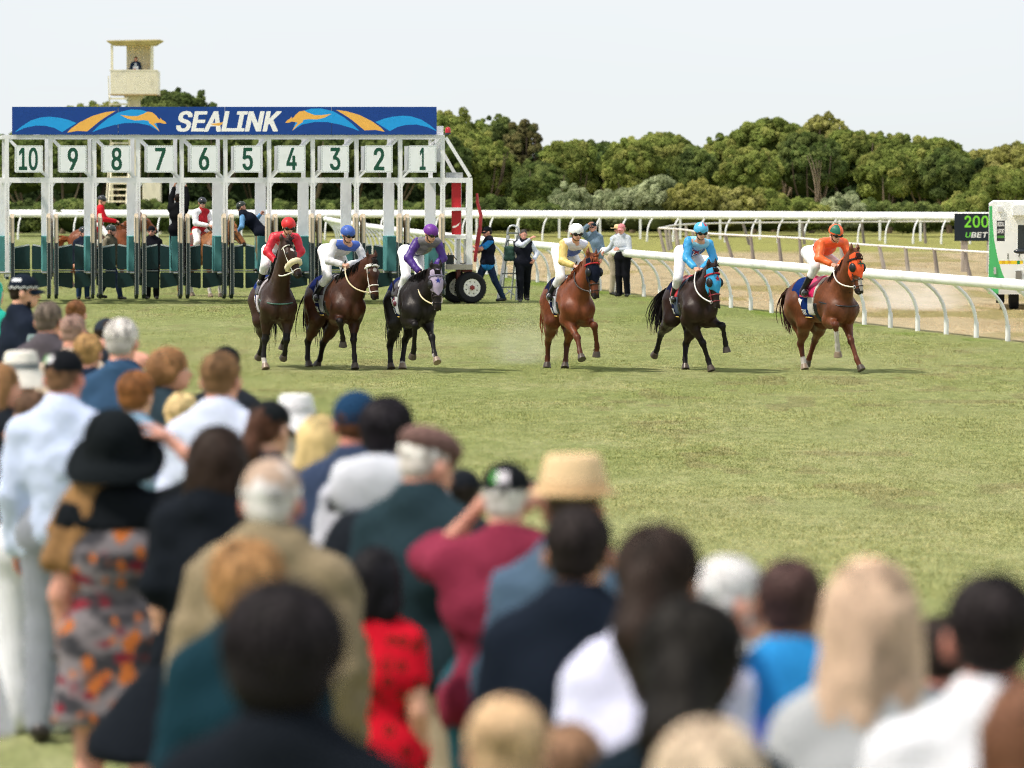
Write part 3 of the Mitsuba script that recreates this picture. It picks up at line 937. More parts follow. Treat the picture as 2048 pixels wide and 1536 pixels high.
def starting_gate():
    key = thing('starting_gate', 'white ten-stall starting gate with numbered boards under a long blue banner', 'starting gate')
    W, NV = '#e9ebee', '#0b3f8f'
    # banner, board by board
    cuts = [25, 237, 412, 450, 663, 873]
    for a, b in zip(cuts[:-1], cuts[1:]):
        add('banner_board', GB(gu(a) + .004, gu(b) - .004, -.10, -.05, gz(269.5), gz(214)), NV, 'mat_print', key, smooth=False)
    LB, OR, WH = '#1c9be6', '#eeb556', '#f2f3f4'
    wave1 = [(120, 820), (180, 770), (250, 725), (330, 700), (400, 695), (480, 703), (550, 720), (615, 745), (560, 780), (500, 818), (440, 785), (370, 768), (290, 765), (200, 785)]
    road = [(540, 823), (570, 790), (640, 740), (740, 690), (840, 660), (930, 648), (860, 690), (800, 730), (740, 780), (700, 812), (620, 808)]
    wave2 = [(740, 818), (800, 760), (870, 705), (950, 660), (1050, 637), (1130, 640), (1200, 660), (1240, 690), (1256, 760), (1276, 812), (1200, 765), (1100, 745), (1000, 745), (900, 765), (800, 795)]
    roo = [(965, 680), (1040, 690), (1100, 690), (1150, 672), (1180, 655), (1220, 660), (1250, 685), (1270, 710), (1285, 718), (1282, 702), (1292, 712), (1302, 722), (1320, 732), (1335, 750), (1315, 752), (1280, 742), (1255, 745),
           (1235, 750), (1265, 790), (1280, 815), (1262, 800), (1225, 765), (1195, 745), (1190, 728), (1150, 722), (1080, 725), (1020, 710)]
    for side in (0, 1):
        f = (lambda q: mirror(zoom1(q))) if side else zoom1
        add('banner_print', gpoly(f(wave1), .104, .004), LB, 'mat_print', key, smooth=False)
        add('banner_print', gpoly(f(road), .104, .004), OR, 'mat_print', key, smooth=False)
        add('banner_print', gpoly(f(wave2), .104, .004), LB, 'mat_print', key, smooth=False)
        add('banner_print', gpoly(f(roo), .108, .004), OR, 'mat_print', key, smooth=False)
    tx = lettering('SEALINK', .44, 2.36, .004, True, .20, .016)
    add('banner_lettering', moved(tx, GM @ trimesh.transformations.translation_matrix([gu(457), gz(243), .104 - .002])), WH, 'mat_print', key, smooth=False)
    add('banner_print', gpoly(zoom1([(1680, 752), (1710, 764), (1750, 768), (1775, 757), (1787, 737), (1760, 743), (1720, 748)]), .112, .006), OR, 'mat_print', key, smooth=False)
    # long beams
    for v in (0.0, 2.5):
        add('top_beam', GB(gu(4), gu(890), v, v + .1, gz(277.5), gz(270)), W, 'mat_paint', key, smooth=False)
        add('middle_beam', GB(gu(0), gu(943), v - .005, v + .105, gz(365.5), gz(355.5)), W, 'mat_paint', key, smooth=False)
    for u in (gu(890), gu(16)):
        add('end_beam', GB(u - .1, u, .1, 2.5, gz(277.5), gz(271)), W, 'mat_paint', key, smooth=False)
        add('end_beam', GB(u - .1, u, .105, 2.495, gz(365), gz(357)), W, 'mat_paint', key, smooth=False)
    pitch = 87.35 / GS
    u10 = gu(15)
    teal, green, beige = '#4e8384', '#123a3c', '#bdb09c'
    for i in range(11):
        u = u10 + i * pitch
        if i == 10:
            u = gu(886)
        add('front_column', cat([GB(u - .055, u + .05, .002, .098, .62, gz(365.5)), GB(u - .05, u + .045, .004, .096, gz(355.5), gz(277.5))]), W, 'mat_paint', key, smooth=False)
        add('column_seam', GB(u - .006, u + .002, -.004, .0, 1.35, gz(366)), '#6b6f70', 'mat_paint', key, smooth=False)
        add('rear_column', cat([GB(u - .15, u + .10, 2.5, 2.6, .66, gz(365.5)), GB(u - .06, u + .03, 2.51, 2.59, gz(355.5), gz(277.5))]), W, 'mat_paint', key, smooth=False)
        # padded partition between the stalls
        add('partition_pad', GB(u - .155, u + .105, 1.5, 2.62, .72, 1.53), teal, 'mat_cloth', key, smooth=False)
        add('partition_panel', GB(u - .03, u + .03, .1, 2.6, .55, .71), '#1b2f33', 'mat_paint', key, smooth=False)
        add('gusset', gpoly([(448 + (u - .055) * GS, 366), (448 + (u - .055) * GS, 374), (448 + (u - .055) * GS - 5, 366)], -.02, .06), W, 'mat_paint', key, smooth=False)
        add('gusset', gpoly([(448 + (u + .05) * GS, 366), (448 + (u + .05) * GS, 374), (448 + (u + .05) * GS + 5, 366)], -.02, .06), W, 'mat_paint', key, smooth=False)
        add('latch_bar', tube([gp(u - .20, -.02, .705), gp(u + .10, -.02, .715)], .026, 8), '#b8bcbc', 'mat_metal', key)
        # open front doors, swung towards the track
        for sgn in (-1, 1):
            if (i == 0 and sgn < 0) or (i == 10 and sgn > 0):
                continue
            uu = u + .02 + sgn * .085
            w = .036
            side = [(-.02, 1.42), (-.62, 1.40), (-.62, .24), (-.30, .12), (-.02, .16)]
            pol = Polygon([(v, z) for v, z in side])
            M = frame_of(gp(uu - w, 0, 0), -GN, V(0, 0, 1), GU)
            d = add('front_door', moved(prism(pol, 2 * w), M), '#0e2227', 'mat_paint', key, smooth=False)
            pad = Polygon([(-.02, 1.425), (-.62, 1.405), (-.62, 1.98), (-.50, 2.08), (-.02, 2.04)])
            add('door_pad', moved(prism(pad, 2 * w), M), beige, 'mat_cloth', d, smooth=False)
            for e in (-1, 1):
                add('door_edge', gbar((uu + e * .040, -.625, .22), (uu + e * .040, -.625, 2.0), .012, .03), '#c4c7c6', 'mat_metal', d)
    # number boards and braces
    for i in range(10):
        n = 10 - i
        uc = gu(59.2 + i * 87.3)
        z0, z1 = gz(344.8), gz(291.2)
        hw = .315
        b = add('number_board', GB(uc - hw, uc + hw, -.075, -.045, z0, z1), '#e4eaee', 'mat_print', key, smooth=False)
        add('board_rim', cat([GB(uc - hw + .018, uc + hw - .018, -.077, -.0751, z1 - .026, z1 - .02), GB(uc - hw + .018, uc + hw - .018, -.077, -.0751, z0 + .02, z0 + .026),
                              GB(uc - hw + .018, uc - hw + .024, -.077, -.0751, z0 + .026, z1 - .026), GB(uc + hw - .024, uc + hw - .018, -.077, -.0751, z0 + .026, z1 - .026)]), '#3f6a5c', 'mat_print', b, smooth=False)
        add('numeral', moved(lettering(str(n), .49, {10: .44, 1: .14}.get(n, .245), .004, True, 0.0, .010), GM @ trimesh.transformations.translation_matrix([uc - (.02 if n == 10 else 0), (z0 + z1) / 2, .076])), '#0d4a38', 'mat_print', b, smooth=False)
        for sgn in (-1, 1):
            a = uc + sgn * (hw - .012)
            add('board_side', GB(a - .008, a + .008, -.044, 1.05, z0 + .01, z1 - .01), '#aeb4b8', 'mat_paint', b, smooth=False)
        ul, ur = u10 + i * pitch + .05, u10 + (i + 1) * pitch - .055
        for v in (.05, 1.0):
            A, B_ = ((ul, v, gz(278)), (ur, v, gz(355))) if i < 5 else ((ul, v, gz(355)), (ur, v, gz(278)))
            add('brace', gbar(A, B_, .05, .05), W, 'mat_paint', key, smooth=False)
        # rear doors, two leaves each with an upper and a lower piece
        ct = u10 + (i + .5) * pitch + .11
        for sgn in (-1, 1):
            inner, outer = ct + sgn * .022, ct + sgn * .475
            up = Polygon([(inner, .735), (inner, 1.31), (outer, 1.225), (outer, .735)]).buffer(-.03).buffer(.03, quad_segs=4)
            lo = Polygon([(inner, .665), (inner, .28), (outer, .36), (outer, .665)]).buffer(-.035).buffer(.035, quad_segs=4)
            M = GM @ trimesh.transformations.translation_matrix([0, 0, -2.72])
            d = add('rear_door', moved(prism(up, .05), M), green, 'mat_paint', key, smooth=40)
            add('lower_leaf', moved(prism(lo, .05), M), green, 'mat_paint', d, smooth=40)
            add('door_trim', bar(*[gp(x, 2.66, z) for x, z in ((inner + sgn * .02, 1.318), (outer - sgn * .02, 1.233))], .035, .012, up=GN), '#d5dad8', 'mat_paint', d, smooth=False)
            add('door_rail', tube([gp(inner, 2.70, .70), gp(outer, 2.70, .70)], .02, 7), '#aab0ae', 'mat_metal', d)
    # the end frame with wheels
    e0, e1 = gu(893), gu(939)
    add('end_post', GB(e1 - .07, e1 + .07, .0, .12, gz(530), gz(355.5)), W, 'mat_paint', key, smooth=False)
    add('end_post', GB(e1 - .07, e1 + .07, 2.38, 2.49, gz(530), gz(365.6)), W, 'mat_paint', key, smooth=False)
    add('end_post', GB(gu(921), gu(926), .3, .38, gz(470), gz(366)), W, 'mat_paint', key, smooth=False)
    for za in (415, 470):
        add('end_rail', GB(gu(890), e1 - .075, .01, .09, gz(za + 6), gz(za)), W, 'mat_paint', key, smooth=False)
    add('end_brace', gbar((gu(892), .05, gz(275)), (gu(941), .05, gz(354)), .075, .07), W, 'mat_paint', key, smooth=False)
    add('end_brace', gbar((gu(889), .9, gz(295)), (gu(922), .9, gz(354)), .075, .07), W, 'mat_paint', key, smooth=False)
    add('end_upright', GB(gu(873), gu(889), .2, .28, gz(324), gz(252)), W, 'mat_paint', key, smooth=False)
    add('grey_box', GB(gu(896), gu(927), .12, .5, gz(355.4), gz(345)), '#a2a6a8', 'mat_paint', key, smooth=False)
    for a, b in ((361.5, 417), (421.5, 469)):
        add('red_board', GB(gu(904.5), gu(923), .1, .14, gz(b), gz(a)), '#b3232c', 'mat_print', key, smooth=False)
    add('red_board_mark', gpoly([(906, 452), (913, 451), (921, 445), (918, 451), (911, 455.5), (906, 456)], -.095, .004), '#e9e4e2', 'mat_print', key, smooth=False)
    add('deck', GB(e0, gu(945), -.05, 1.2, gz(539), gz(528.5)), '#b5ada2', 'mat_paint', key, smooth=False)
    add('lower_frame', cat([GB(gu(915), gu(921), .1, .2, gz(528), gz(478)), GB(gu(929), gu(934), .1, .2, gz(528), gz(478))]), '#dcdcd8', 'mat_paint', key, smooth=False)
    bt = add('battery_box', GB(gu(895), gu(909), .1, .4, gz(528.4), gz(510)), '#22262a', 'mat_paint', key, smooth=False)
    for x in (899, 904):
        add('terminal', tube([gp(gu(x), .2, gz(510)), gp(gu(x), .2, gz(506))], .015, 6), '#55585a', 'mat_metal', bt)
    add('cable', tube(spline([gp(gu(909), .2, gz(512)), gp(gu(916), .15, gz(521)), gp(gu(924), .1, gz(527)), gp(gu(933), .1, gz(525))], 12), .012, 5), '#3a3a3a', 'mat_rubber', key)
    add('axle_arm', cat([GB(gu(916), gu(923), .2, .5, .45, gz(539.4)), GB(gu(934), gu(941), .2, .5, .45, gz(539.4)), GB(gu(926), gu(946), .15, .55, gz(545), gz(539.4))]), '#7c2f2c', 'mat_paint', key, smooth=False)
    for px, v in ((942, .0), (919, .60)):
        tyre = lathe([(.205, -.12), (.26, -.14), (.325, -.135), (.352, -.10), (.365, -.04), (.365, .04), (.352, .10), (.325, .135), (.26, .14), (.205, .12)], 40)
        Mw = frame_of(gp(gu(px), v + .1, .365), V(math.cos(.32), math.sin(.32), 0), V(0, 0, 1), V(math.sin(.32), -math.cos(.32), 0))
        w = add('wheel', moved(tyre, Mw), '#1f2124', 'mat_rubber', key, smooth=35)
        grooves = []
        for k in range(36):
            a = k * 2 * math.pi / 36
            grooves.append(moved(box(.345, .367, -.010, .010, -.09, .09), Mw @ trimesh.transformations.rotation_matrix(a, [0, 0, 1])))
        add('tread', cat(grooves), '#17181a', 'mat_rubber', w, smooth=False)
        disc = Polygon([(.215 * math.cos(t), .215 * math.sin(t)) for t in np.linspace(0, 2 * np.pi, 40)[:-1]])
        for k in range(8):
            a = k * math.pi / 4 + .3
            c = V(.135 * math.cos(a), .135 * math.sin(a))
            n, t = unit(c), V(-unit(c)[1], unit(c)[0])
            disc = disc.difference(Polygon([c + n * .022 + t * .02, c - n * .02, c + n * .022 - t * .02]))
        rim = moved(prism(disc, .03), Mw @ trimesh.transformations.translation_matrix([0, 0, .075]))
        r = add('rim', rim, '#ebe9e2', 'mat_paint', w, smooth=False)
        add('rim_lip', moved(lathe([(.205, .07), (.228, .12), (.236, .12), (.222, .06)], 36), Mw), '#f0eee8', 'mat_paint', r, smooth=40)
        add('rim_barrel', moved(lathe([(.0, .0), (.21, .0), (.215, .1)], 30), Mw), '#33302e', 'mat_paint', r, smooth=40)
        hub = Polygon([((.062 if k % 2 else .045) * math.cos(k * math.pi / 6), (.062 if k % 2 else .045) * math.sin(k * math.pi / 6)) for k in range(12)])
        add('hub', moved(prism(hub, .05), Mw @ trimesh.transformations.translation_matrix([0, 0, .106])), '#8a2a2c', 'mat_paint', r, smooth=False)
    bc = thing('beacon_lamp', 'red beacon lamp on the top corner of the starting gate', 'beacon')
    Mb = frame_of(gp(gu(898), .2, gz(267)), GU, GN * -1, V(0, 0, 1))
    add('lens', moved(lathe([(0, .15), (.035, .145), (.06, .11), (.065, .05), (.062, .02)], 18), Mb), '#c01f2a', 'mat_gloss', bc)
    add('base', cat([moved(lathe([(.07, .02), (.07, -.02), (0, -.02)], 16), Mb), GB(gu(889), gu(900), .17, .23, gz(270), gz(268))]), '#3a3c40', 'mat_paint', bc, smooth=40)
    return key


starting_gate()


# ================================================================== PEOPLE
SKIN = {'fair': '#d9a58c', 'pink': '#d59a86', 'tan': '#b98467', 'brown': '#8a5c42', 'red': '#c98473'}


def ik(a, b, l1, l2, hint):
    """The middle joint between a and b for bones l1 and l2, bent towards hint."""
    d = b - a
    L = np.linalg.norm(d)
    if L > (l1 + l2) * 0.995:
        b = a + d / L * (l1 + l2) * 0.995
        d = b - a
        L = np.linalg.norm(d)
    x = (l1 * l1 - l2 * l2 + L * L) / (2 * L)
    h = math.sqrt(max(l1 * l1 - x * x, 0))
    n = hint - d * (hint @ d) / (L * L)
    return a + d / L * x + unit(n) * h, b


def stand(pos, ang, H=1.75, armL='down', armR='down', lean=0.0, turn=0.0, nod=0.0, stride=0.0, female=False, build=1.0, roll=0.0):
    """Joints of a standing person. ang: where the body faces, 0 = away from the track's near side, positive towards the rail; arms: 'down' or a wrist target (right, forward, up)."""
    k = H / 1.75
    a = math.radians(ang)
    f, r, u = V(math.sin(a), math.cos(a), 0), V(math.cos(a), -math.sin(a), 0), V(0, 0, 1)
    o = V(*pos)
    W = lambda x, y, z: o + k * (r * x + f * y + u * z)
    hw, sw = (.095, .148) if female else (.088, .168 * build)
    J = {'k': k, 'f': f, 'r': r, 'build': build, 'female': female}
    for s, n in ((-1, 'L'), (1, 'R')):
        J['hip' + n] = W(s * hw, 0, .93)
        J['knee' + n] = W(s * (hw + .008), .03 + s * stride * .22, .50)
        J['ank' + n] = W(s * (hw + .012), -.03 + s * stride * .40, .085 + (0.02 if stride else 0) * (s < 0))
        J['toe' + n] = J['ank' + n] + k * (f * .16 + r * s * .03 - u * .05)
    J['hp'] = W(0, 0, .95)
    J['ch'] = W(0, -.015 + lean * .30, 1.24)
    J['neck'] = W(0, -.035 + lean * .50, 1.455 - lean * .06)
    for s, n in ((-1, 'L'), (1, 'R')):
        J['sh' + n] = W(s * sw, -.025 + lean * .46, (1.36 if isinstance(armL if s < 0 else armR, str) else 1.385) - lean * .05)
        arm = armL if s < 0 else armR
        if isinstance(arm, str):
            J['el' + n] = J['sh' + n] + k * (r * s * .05 - u * .27 - f * .03)
            J['wr' + n] = J['el' + n] + k * (r * s * .0 - u * .235 + f * .07)
        else:
            t = W(*arm)
            hint = r * s * 0.6 - u * 0.85 - f * 0.1
            J['el' + n], J['wr' + n] = ik(J['sh' + n], t, .285 * k, .25 * k, hint)
        J['hd' + n] = unit(J['wr' + n] - J['el' + n])
    t, q = a + math.radians(turn), math.radians(nod)
    hf = V(math.sin(t) * math.cos(q), math.cos(t) * math.cos(q), -math.sin(q))
    hr = V(math.cos(t), -math.sin(t), 0)
    hr = unit(hr * math.cos(roll) + V(0, 0, 1) * math.sin(roll))
    J['hf'], J['hr'], J['hu'] = hf, hr, np.cross(hr, hf)
    J['head'] = J['neck'] + k * (u * .165 + hf * .045)
    return J


def hand_mesh(w, d, back, k, side, curl=0.5, h=0.0065):
    """A hand at wrist w pointing along d, its back towards back; five fingers, curled."""
    d = unit(d)
    back = unit(back - d * (back @ d))
    x = np.cross(back, d) * side                       # towards the thumb
    P = [rc(w - d * .02 * k, w + d * .03 * k, .024 * k, .026 * k, .012), rc(w + d * .035 * k + x * .022 * k, w + d * .085 * k + x * .026 * k, .016 * k, .013 * k, .014),
         rc(w + d * .035 * k - x * .016 * k, w + d * .08 * k - x * .026 * k, .016 * k, .013 * k, .014), rc(w + d * .03 * k, w + d * .085 * k, .019 * k, .015 * k, .014)]
    for i, (off, L) in enumerate(((.030, .072), (.010, .082), (-.010, .076), (-.029, .058))):
        b = w + k * (d * (.088 - abs(off) * .15) + x * off)
        c = curl * (0.9 + .12 * i)
        d1 = unit(d * math.cos(c) - back * math.sin(c))
        d2 = unit(d * math.cos(2.1 * c) - back * math.sin(2.1 * c))
        m = b + d1 * L * .52 * k
        P += [rc(b, m, .0095 * k, .0085 * k, .005), rc(m, m + d2 * L * .48 * k, .0085 * k, .007 * k, .004)]
    t0 = w + k * (d * .03 + x * .022)
    t1 = t0 + k * unit(d * .6 + x * .8 - back * .35) * .045
    P += [rc(t0, t1, .014 * k, .011 * k, .008), rc(t1, t1 + k * unit(d * .9 + x * .2 - back * .5) * .036, .011 * k, .008 * k, .004)]
    return blob(P, h)


def head_frame(J):
    return frame_of(J['head'], J['hr'], J['hf'], J['hu'])


def head_prims(J):
    k, c, r, f, u = J['k'], J['head'], J['hr'], J['hf'], J['hu']
    R = np.stack([r, f, u], 1)
    q = lambda x, y, z: c + k * (r * x + f * y + u * z)
    P = [el(q(0, -.012, .022), V(.074, .094, .083) * k, R, .02), el(q(0, .03, -.045), V(.060, .062, .082) * k, R, .03), el(q(0, .048, -.088), V(.042, .042, .032) * k, R, .02),
         rc(q(0, .090, -.012), q(0, .108, -.046), .009 * k, .013 * k, .012), rc(q(-.03, .082, .008), q(.03, .082, .008), .010 * k, .010 * k, .015), rc(q(-.016, .088, -.073), q(.016, .088, -.073), .009 * k, .009 * k, .01)]
    for s in (-1, 1):
        P.append(el(q(s * .084, -.014, -.022), V(.014, .023, .034) * k, R, .008))
    P.append(rc(q(0, -.035, -.05), J['neck'] - u * .02, .054 * k, .060 * k, .03))
    return P


def body_prims(J):
    k, b = J['k'], J['build']
    ax = unit(J['shR'] - J['shL'])
    hp, ch = J['hp'], J['ch']
    fat = b ** 1.2
    P = [rc(J['hipL'], J['hipR'], .112 * k * fat, .112 * k * fat, .05), rc(hp, ch, .118 * k * fat, .125 * k * fat, .06), rc(ch - ax * .07 * k, ch + ax * .07 * k, .118 * k * b, .118 * k * b, .05),
         rc(J['shL'] + ax * .02 * k, J['shR'] - ax * .02 * k, .060 * k, .060 * k, .05), rc(ch, J['neck'], .12 * k, .066 * k, .05), rc(J['shL'] * .6 + J['neck'] * .4, J['neck'], .058 * k, .056 * k, .04), rc(J['shR'] * .6 + J['neck'] * .4, J['neck'], .058 * k, .056 * k, .04), rc(J['neck'] - .06 * k * J.get('spine', V(0, 0, 1)), J['neck'] + .05 * k * J.get('spine', V(0, 0, 1)), .062 * k, .055 * k, .03)]
    return P


def limb_prims(J, n):
    k = J['k']
    return [rc(J['sh' + n], J['el' + n], .056 * k, .043 * k, .03), rc(J['el' + n], J['wr' + n], .044 * k, .028 * k, .02)]


def leg_prims(J, n):
    k = J['k']
    m = J['knee' + n] * .65 + J['ank' + n] * .35 - J.get('calf', J['f']) * .015 * k
    return [rc(J['hip' + n], J['knee' + n], .092 * k, .058 * k, .04), rc(J['knee' + n], m, .056 * k, .056 * k, .03), rc(m, J['ank' + n], .054 * k, .037 * k, .03),
            rc(J['ank' + n] - .02 * k * J['f'] - V(0, 0, .03 * k), J['toe' + n], .04 * k, .03 * k, .02)]


def figure(key, J, skin='fair', hands=(0.5, 0.5), fine=1.0, legs=True):
    """Body, head and hands as one skin; eyes, brows and lips as parts."""
    k = J['k']
    P = body_prims(J)
    for n in 'LR':
        P += limb_prims(J, n)
        if legs:
            P += leg_prims(J, n)
    ms = [blob(P, .024 * fine), blob(head_prims(J), .0095 * fine)]
    for n, s, cu in (('L', -1, hands[0]), ('R', 1, hands[1])):
        back = J.get('back' + n, J['r'] * s + V(0, 0, .3))
        ms.append(hand_mesh(J['wr' + n], J['hd' + n], back, k, s * (1 if True else -1), cu, .0075 * fine))
    add('body', cat(ms), SKIN.get(skin, skin), 'mat_skin', key)
    M = head_frame(J)
    dark = '#2c1f18'
    for s in (-1, 1):
        e = moved(trimesh.creation.icosphere(1), M @ np.diag([1, 1, 1, 1]) @ trimesh.transformations.translation_matrix([s * .030 * k, .080 * k, -.010 * k]) @ np.diag([.013 * k, .010 * k, .008 * k, 1]))
        ek = add('eye', e, '#e8e2da', 'mat_gloss', key)
        add('iris', moved(trimesh.creation.icosphere(1), M @ trimesh.transformations.translation_matrix([s * .030 * k, .089 * k, -.010 * k]) @ np.diag([.006 * k, .003 * k, .006 * k, 1])), dark, 'mat_gloss', ek)
        add('eyebrow', moved(tube([(s * .016, .094, .008), (s * .03, .092, .013), (s * .045, .083, .007)], [.003, .004, .002], 5), M @ np.diag([k, k, k, 1])), '#4a3628', 'mat_hair', key)
    add('mouth', moved(trimesh.creation.icosphere(1), M @ trimesh.transformations.translation_matrix([0, .095 * k, -.074 * k]) @ np.diag([.021 * k, .006 * k, .006 * k, 1])), '#a8584e', 'mat_skin', key)


def top(key, J, col, name='shirt', sleeve='long', infl=.014, code=0, mat='mat_cloth', fold=.007, collar=None, h=.021, hem=.0, regions=None, sleeves=None, above=None):
    k = J['k']
    P = [inflate(p, infl) for p in body_prims(J)[:-1]]
    if hem:
        dn = -J.get('spine', V(0, 0, 1))
        P.append(rc(J['hipL'] + dn * hem * k, J['hipR'] + dn * hem * k, .115 * k + infl, .115 * k + infl, .06))
    own = []
    for n in 'LR':
        L = limb_prims(J, n)
        if sleeve == 'long':
            Q = [inflate(p, infl) for p in L]
            w = J['wr' + n] - J['hd' + n] * .02 * k
            Q[1] = rc(J['el' + n], w, .046 * k + infl, .034 * k + infl * .8, .03)
        elif sleeve == 'elbow':
            m = J['el' + n] * .75 + J['wr' + n] * .25
            Q = [inflate(L[0], infl), rc(J['el' + n], m, .046 * k + infl, .044 * k + infl, .03)]
        elif sleeve == 'short':
            m = J['sh' + n] * .35 + J['el' + n] * .65
            Q = [rc(J['sh' + n], m, .058 * k + infl, .055 * k + infl, .03)]
        else:
            Q = []
        own.append(Q)
        if sleeves is None:
            P += Q
    m = rough_up(blob(P, h, cut=[] if above is None else [lambda X: (J['ch'][2] + above * k) - X[..., 2]]), fold, 11, 3)
    rough_up(m, fold * .7, 4.5, 6)
    add(name, m, col, mat, key, code=code, regions=regions(m) if regions else None)
    if sleeves is not None:
        for Q in own:
            if Q:
                add('sleeve', rough_up(blob([('c', p[1], p[2], p[3] + .004, p[4] + .004, p[5]) for p in Q], h * .8), fold * .8, 14, 5), sleeves, mat, key, code=code)
    if collar:
        c, u = J['neck'], J['hu']
        ring = []
        for t in np.linspace(0, 2 * np.pi, 17):
            ring.append(c + V(0, 0, .018 * k) + k * .074 * (J['r'] * math.cos(t) + J['f'] * math.sin(t)) + J['f'] * .01)
        add('collar', tube(ring, .021 * k, 7, False), collar, mat, key, code=code if collar == col else 0)
    return P


def trousers(key, J, col, infl=.017, code=0, name='trousers', mat='mat_cloth', h=.022, upto=1.0):
    P = [inflate(body_prims(J)[0], infl), rc(J['hp'], J['hp'] * .7 + J['ch'] * .3, .12 * J['k'] * J['build'] + infl, .118 * J['k'] * J['build'] + infl, .05)]
    for n in 'LR':
        L = leg_prims(J, n)
        e = J['knee' + n] + (J['ank' + n] - J['knee' + n]) * upto
        P += [inflate(L[0], infl), rc(J['knee' + n], e, .06 * J['k'] + infl, (.045 if upto > .9 else .056) * J['k'] + infl, .03)]
    add(name, rough_up(blob(P, h), .006, 9, 8), col, mat, key, code=code)


def shoes(key, J, col, name='shoe', mat='mat_leather', high=0.0):
    for n in 'LR':
        a, t = J['ank' + n], J['toe' + n]
        k = J['k']
        d = unit((t - a) * V(1, 1, .35))
        P = [rc(a - d * .04 * k - V(0, 0, .035 * k), t, .045 * k, .036 * k, .03), rc(a + V(0, 0, .0), a - V(0, 0, .03 * k), .046 * k, .05 * k, .02)]
        if high:
            P.append(rc(a + (J['knee' + n] - a) * high, a, .062 * k, .05 * k, .03))
        add(name, blob(P, .016), col, mat, key)


def dress(key, J, col, hem=.52, flare=.06, code=0, name='dress', sleeve=None, top_z=1.42):
    k = J['k']
    P = [inflate(p, .012) for p in body_prims(J)[:-1]]
    u = V(0, 0, 1)
    o = J['hp']
    zb = (.95 - hem) * k
    for s in (-1, 1):
        P.append(rc(o + J['r'] * s * .05 * k, o + J['r'] * s * (.06 + flare * .5) * k - u * zb, .13 * k, (.13 + flare) * k, .06))
    if sleeve:
        for n in 'LR':
            P.append(rc(J['sh' + n], J['sh' + n] * .5 + J['el' + n] * .5, .07 * k, .066 * k, .03))
    m = blob(P, .022, cut=[lambda X: (o[2] - zb) - X[..., 2]])
    add(name, rough_up(m, .010, 8, 4, .4), col, 'mat_cloth', key, code=code)


def hair(key, J, style='short', col='#3a2a1e', vol=0.0, length=.35, mat='mat_hair', name='hair', wind=0.0):
    k, c, r, f, u = J['k'], J['head'], J['hr'], J['hf'], J['hu']
    R = np.stack([r, f, u], 1)
    q = lambda x, y, z: c + k * (r * x + f * y + u * z)
    v = vol
    P = [el(q(0, -.020, .030), (V(.080, .098, .083) + v) * k, R, .02), el(q(0, -.055, -.030), (V(.066, .056, .052) + v) * k, R, .03)]
    cut = []
    face = el(q(0, .105, -.055), V(.085, .075, .098) * k, R)
    keep_face = lambda X: -pdist(face, X)
    if style == 'short':
        cut = [keep_face]
    elif style in ('long', 'pony', 'bun', 'curly'):
        cut = [keep_face]
        dn = V(0, 0, -1)
        if style == 'long':
            for s, yy, rr in ((-.038, -.048, .058), (.038, -.048, .058), (0, -.070, .060)):
                a = q(s, yy, .0)
                P.append(rc(a, a + k * (dn * (length + .03) + r * (s * 1.1 + wind) - f * .030), rr * k + v * .6, .044 * k + v * .6, .05))
            for s in (-1, 1):
                a = q(s * .072, -.01, -.02)
                P.append(rc(a, a + k * (dn * length * .75 + r * (s * .015 + wind) - f * .03), .030 * k + v * .5, .028 * k, .03))
        elif style == 'pony':
            a = q(0, -.115, .0)
            P.append(rc(a, a + k * (dn * .12 - f * .05), .040 * k + v, .048 * k + v, .02))
            P.append(rc(a + k * (dn * .12 - f * .05), a + k * (dn * (.12 + length) - f * .03 + r * wind), .048 * k + v, .02 * k, .02))
        elif style == 'bun':
            P.append(el(q(0, -.10, .065), (V(.052, .05, .05) + v) * k, R, .008))
        elif style == 'curly':
            rg = np.random.default_rng(7)
            for _ in range(26):
                d = rg.normal(0, 1, 3)
                d /= np.linalg.norm(d)
                P.append(el(q(d[0] * .085, -.03 + d[1] * .09, .01 + d[2] * .085), V(.032, .032, .032) * k, R, .012))
    m = blob(P, .0105, cut=cut)
    amp = {'short': .004, 'curly': .008}.get(style, .006)
    add(name, rough_up(rough_up(m, {'short': .007, 'curly': .010}.get(style, .012), 17, 5, .35), amp, 60, 2, .35), col, mat, key)


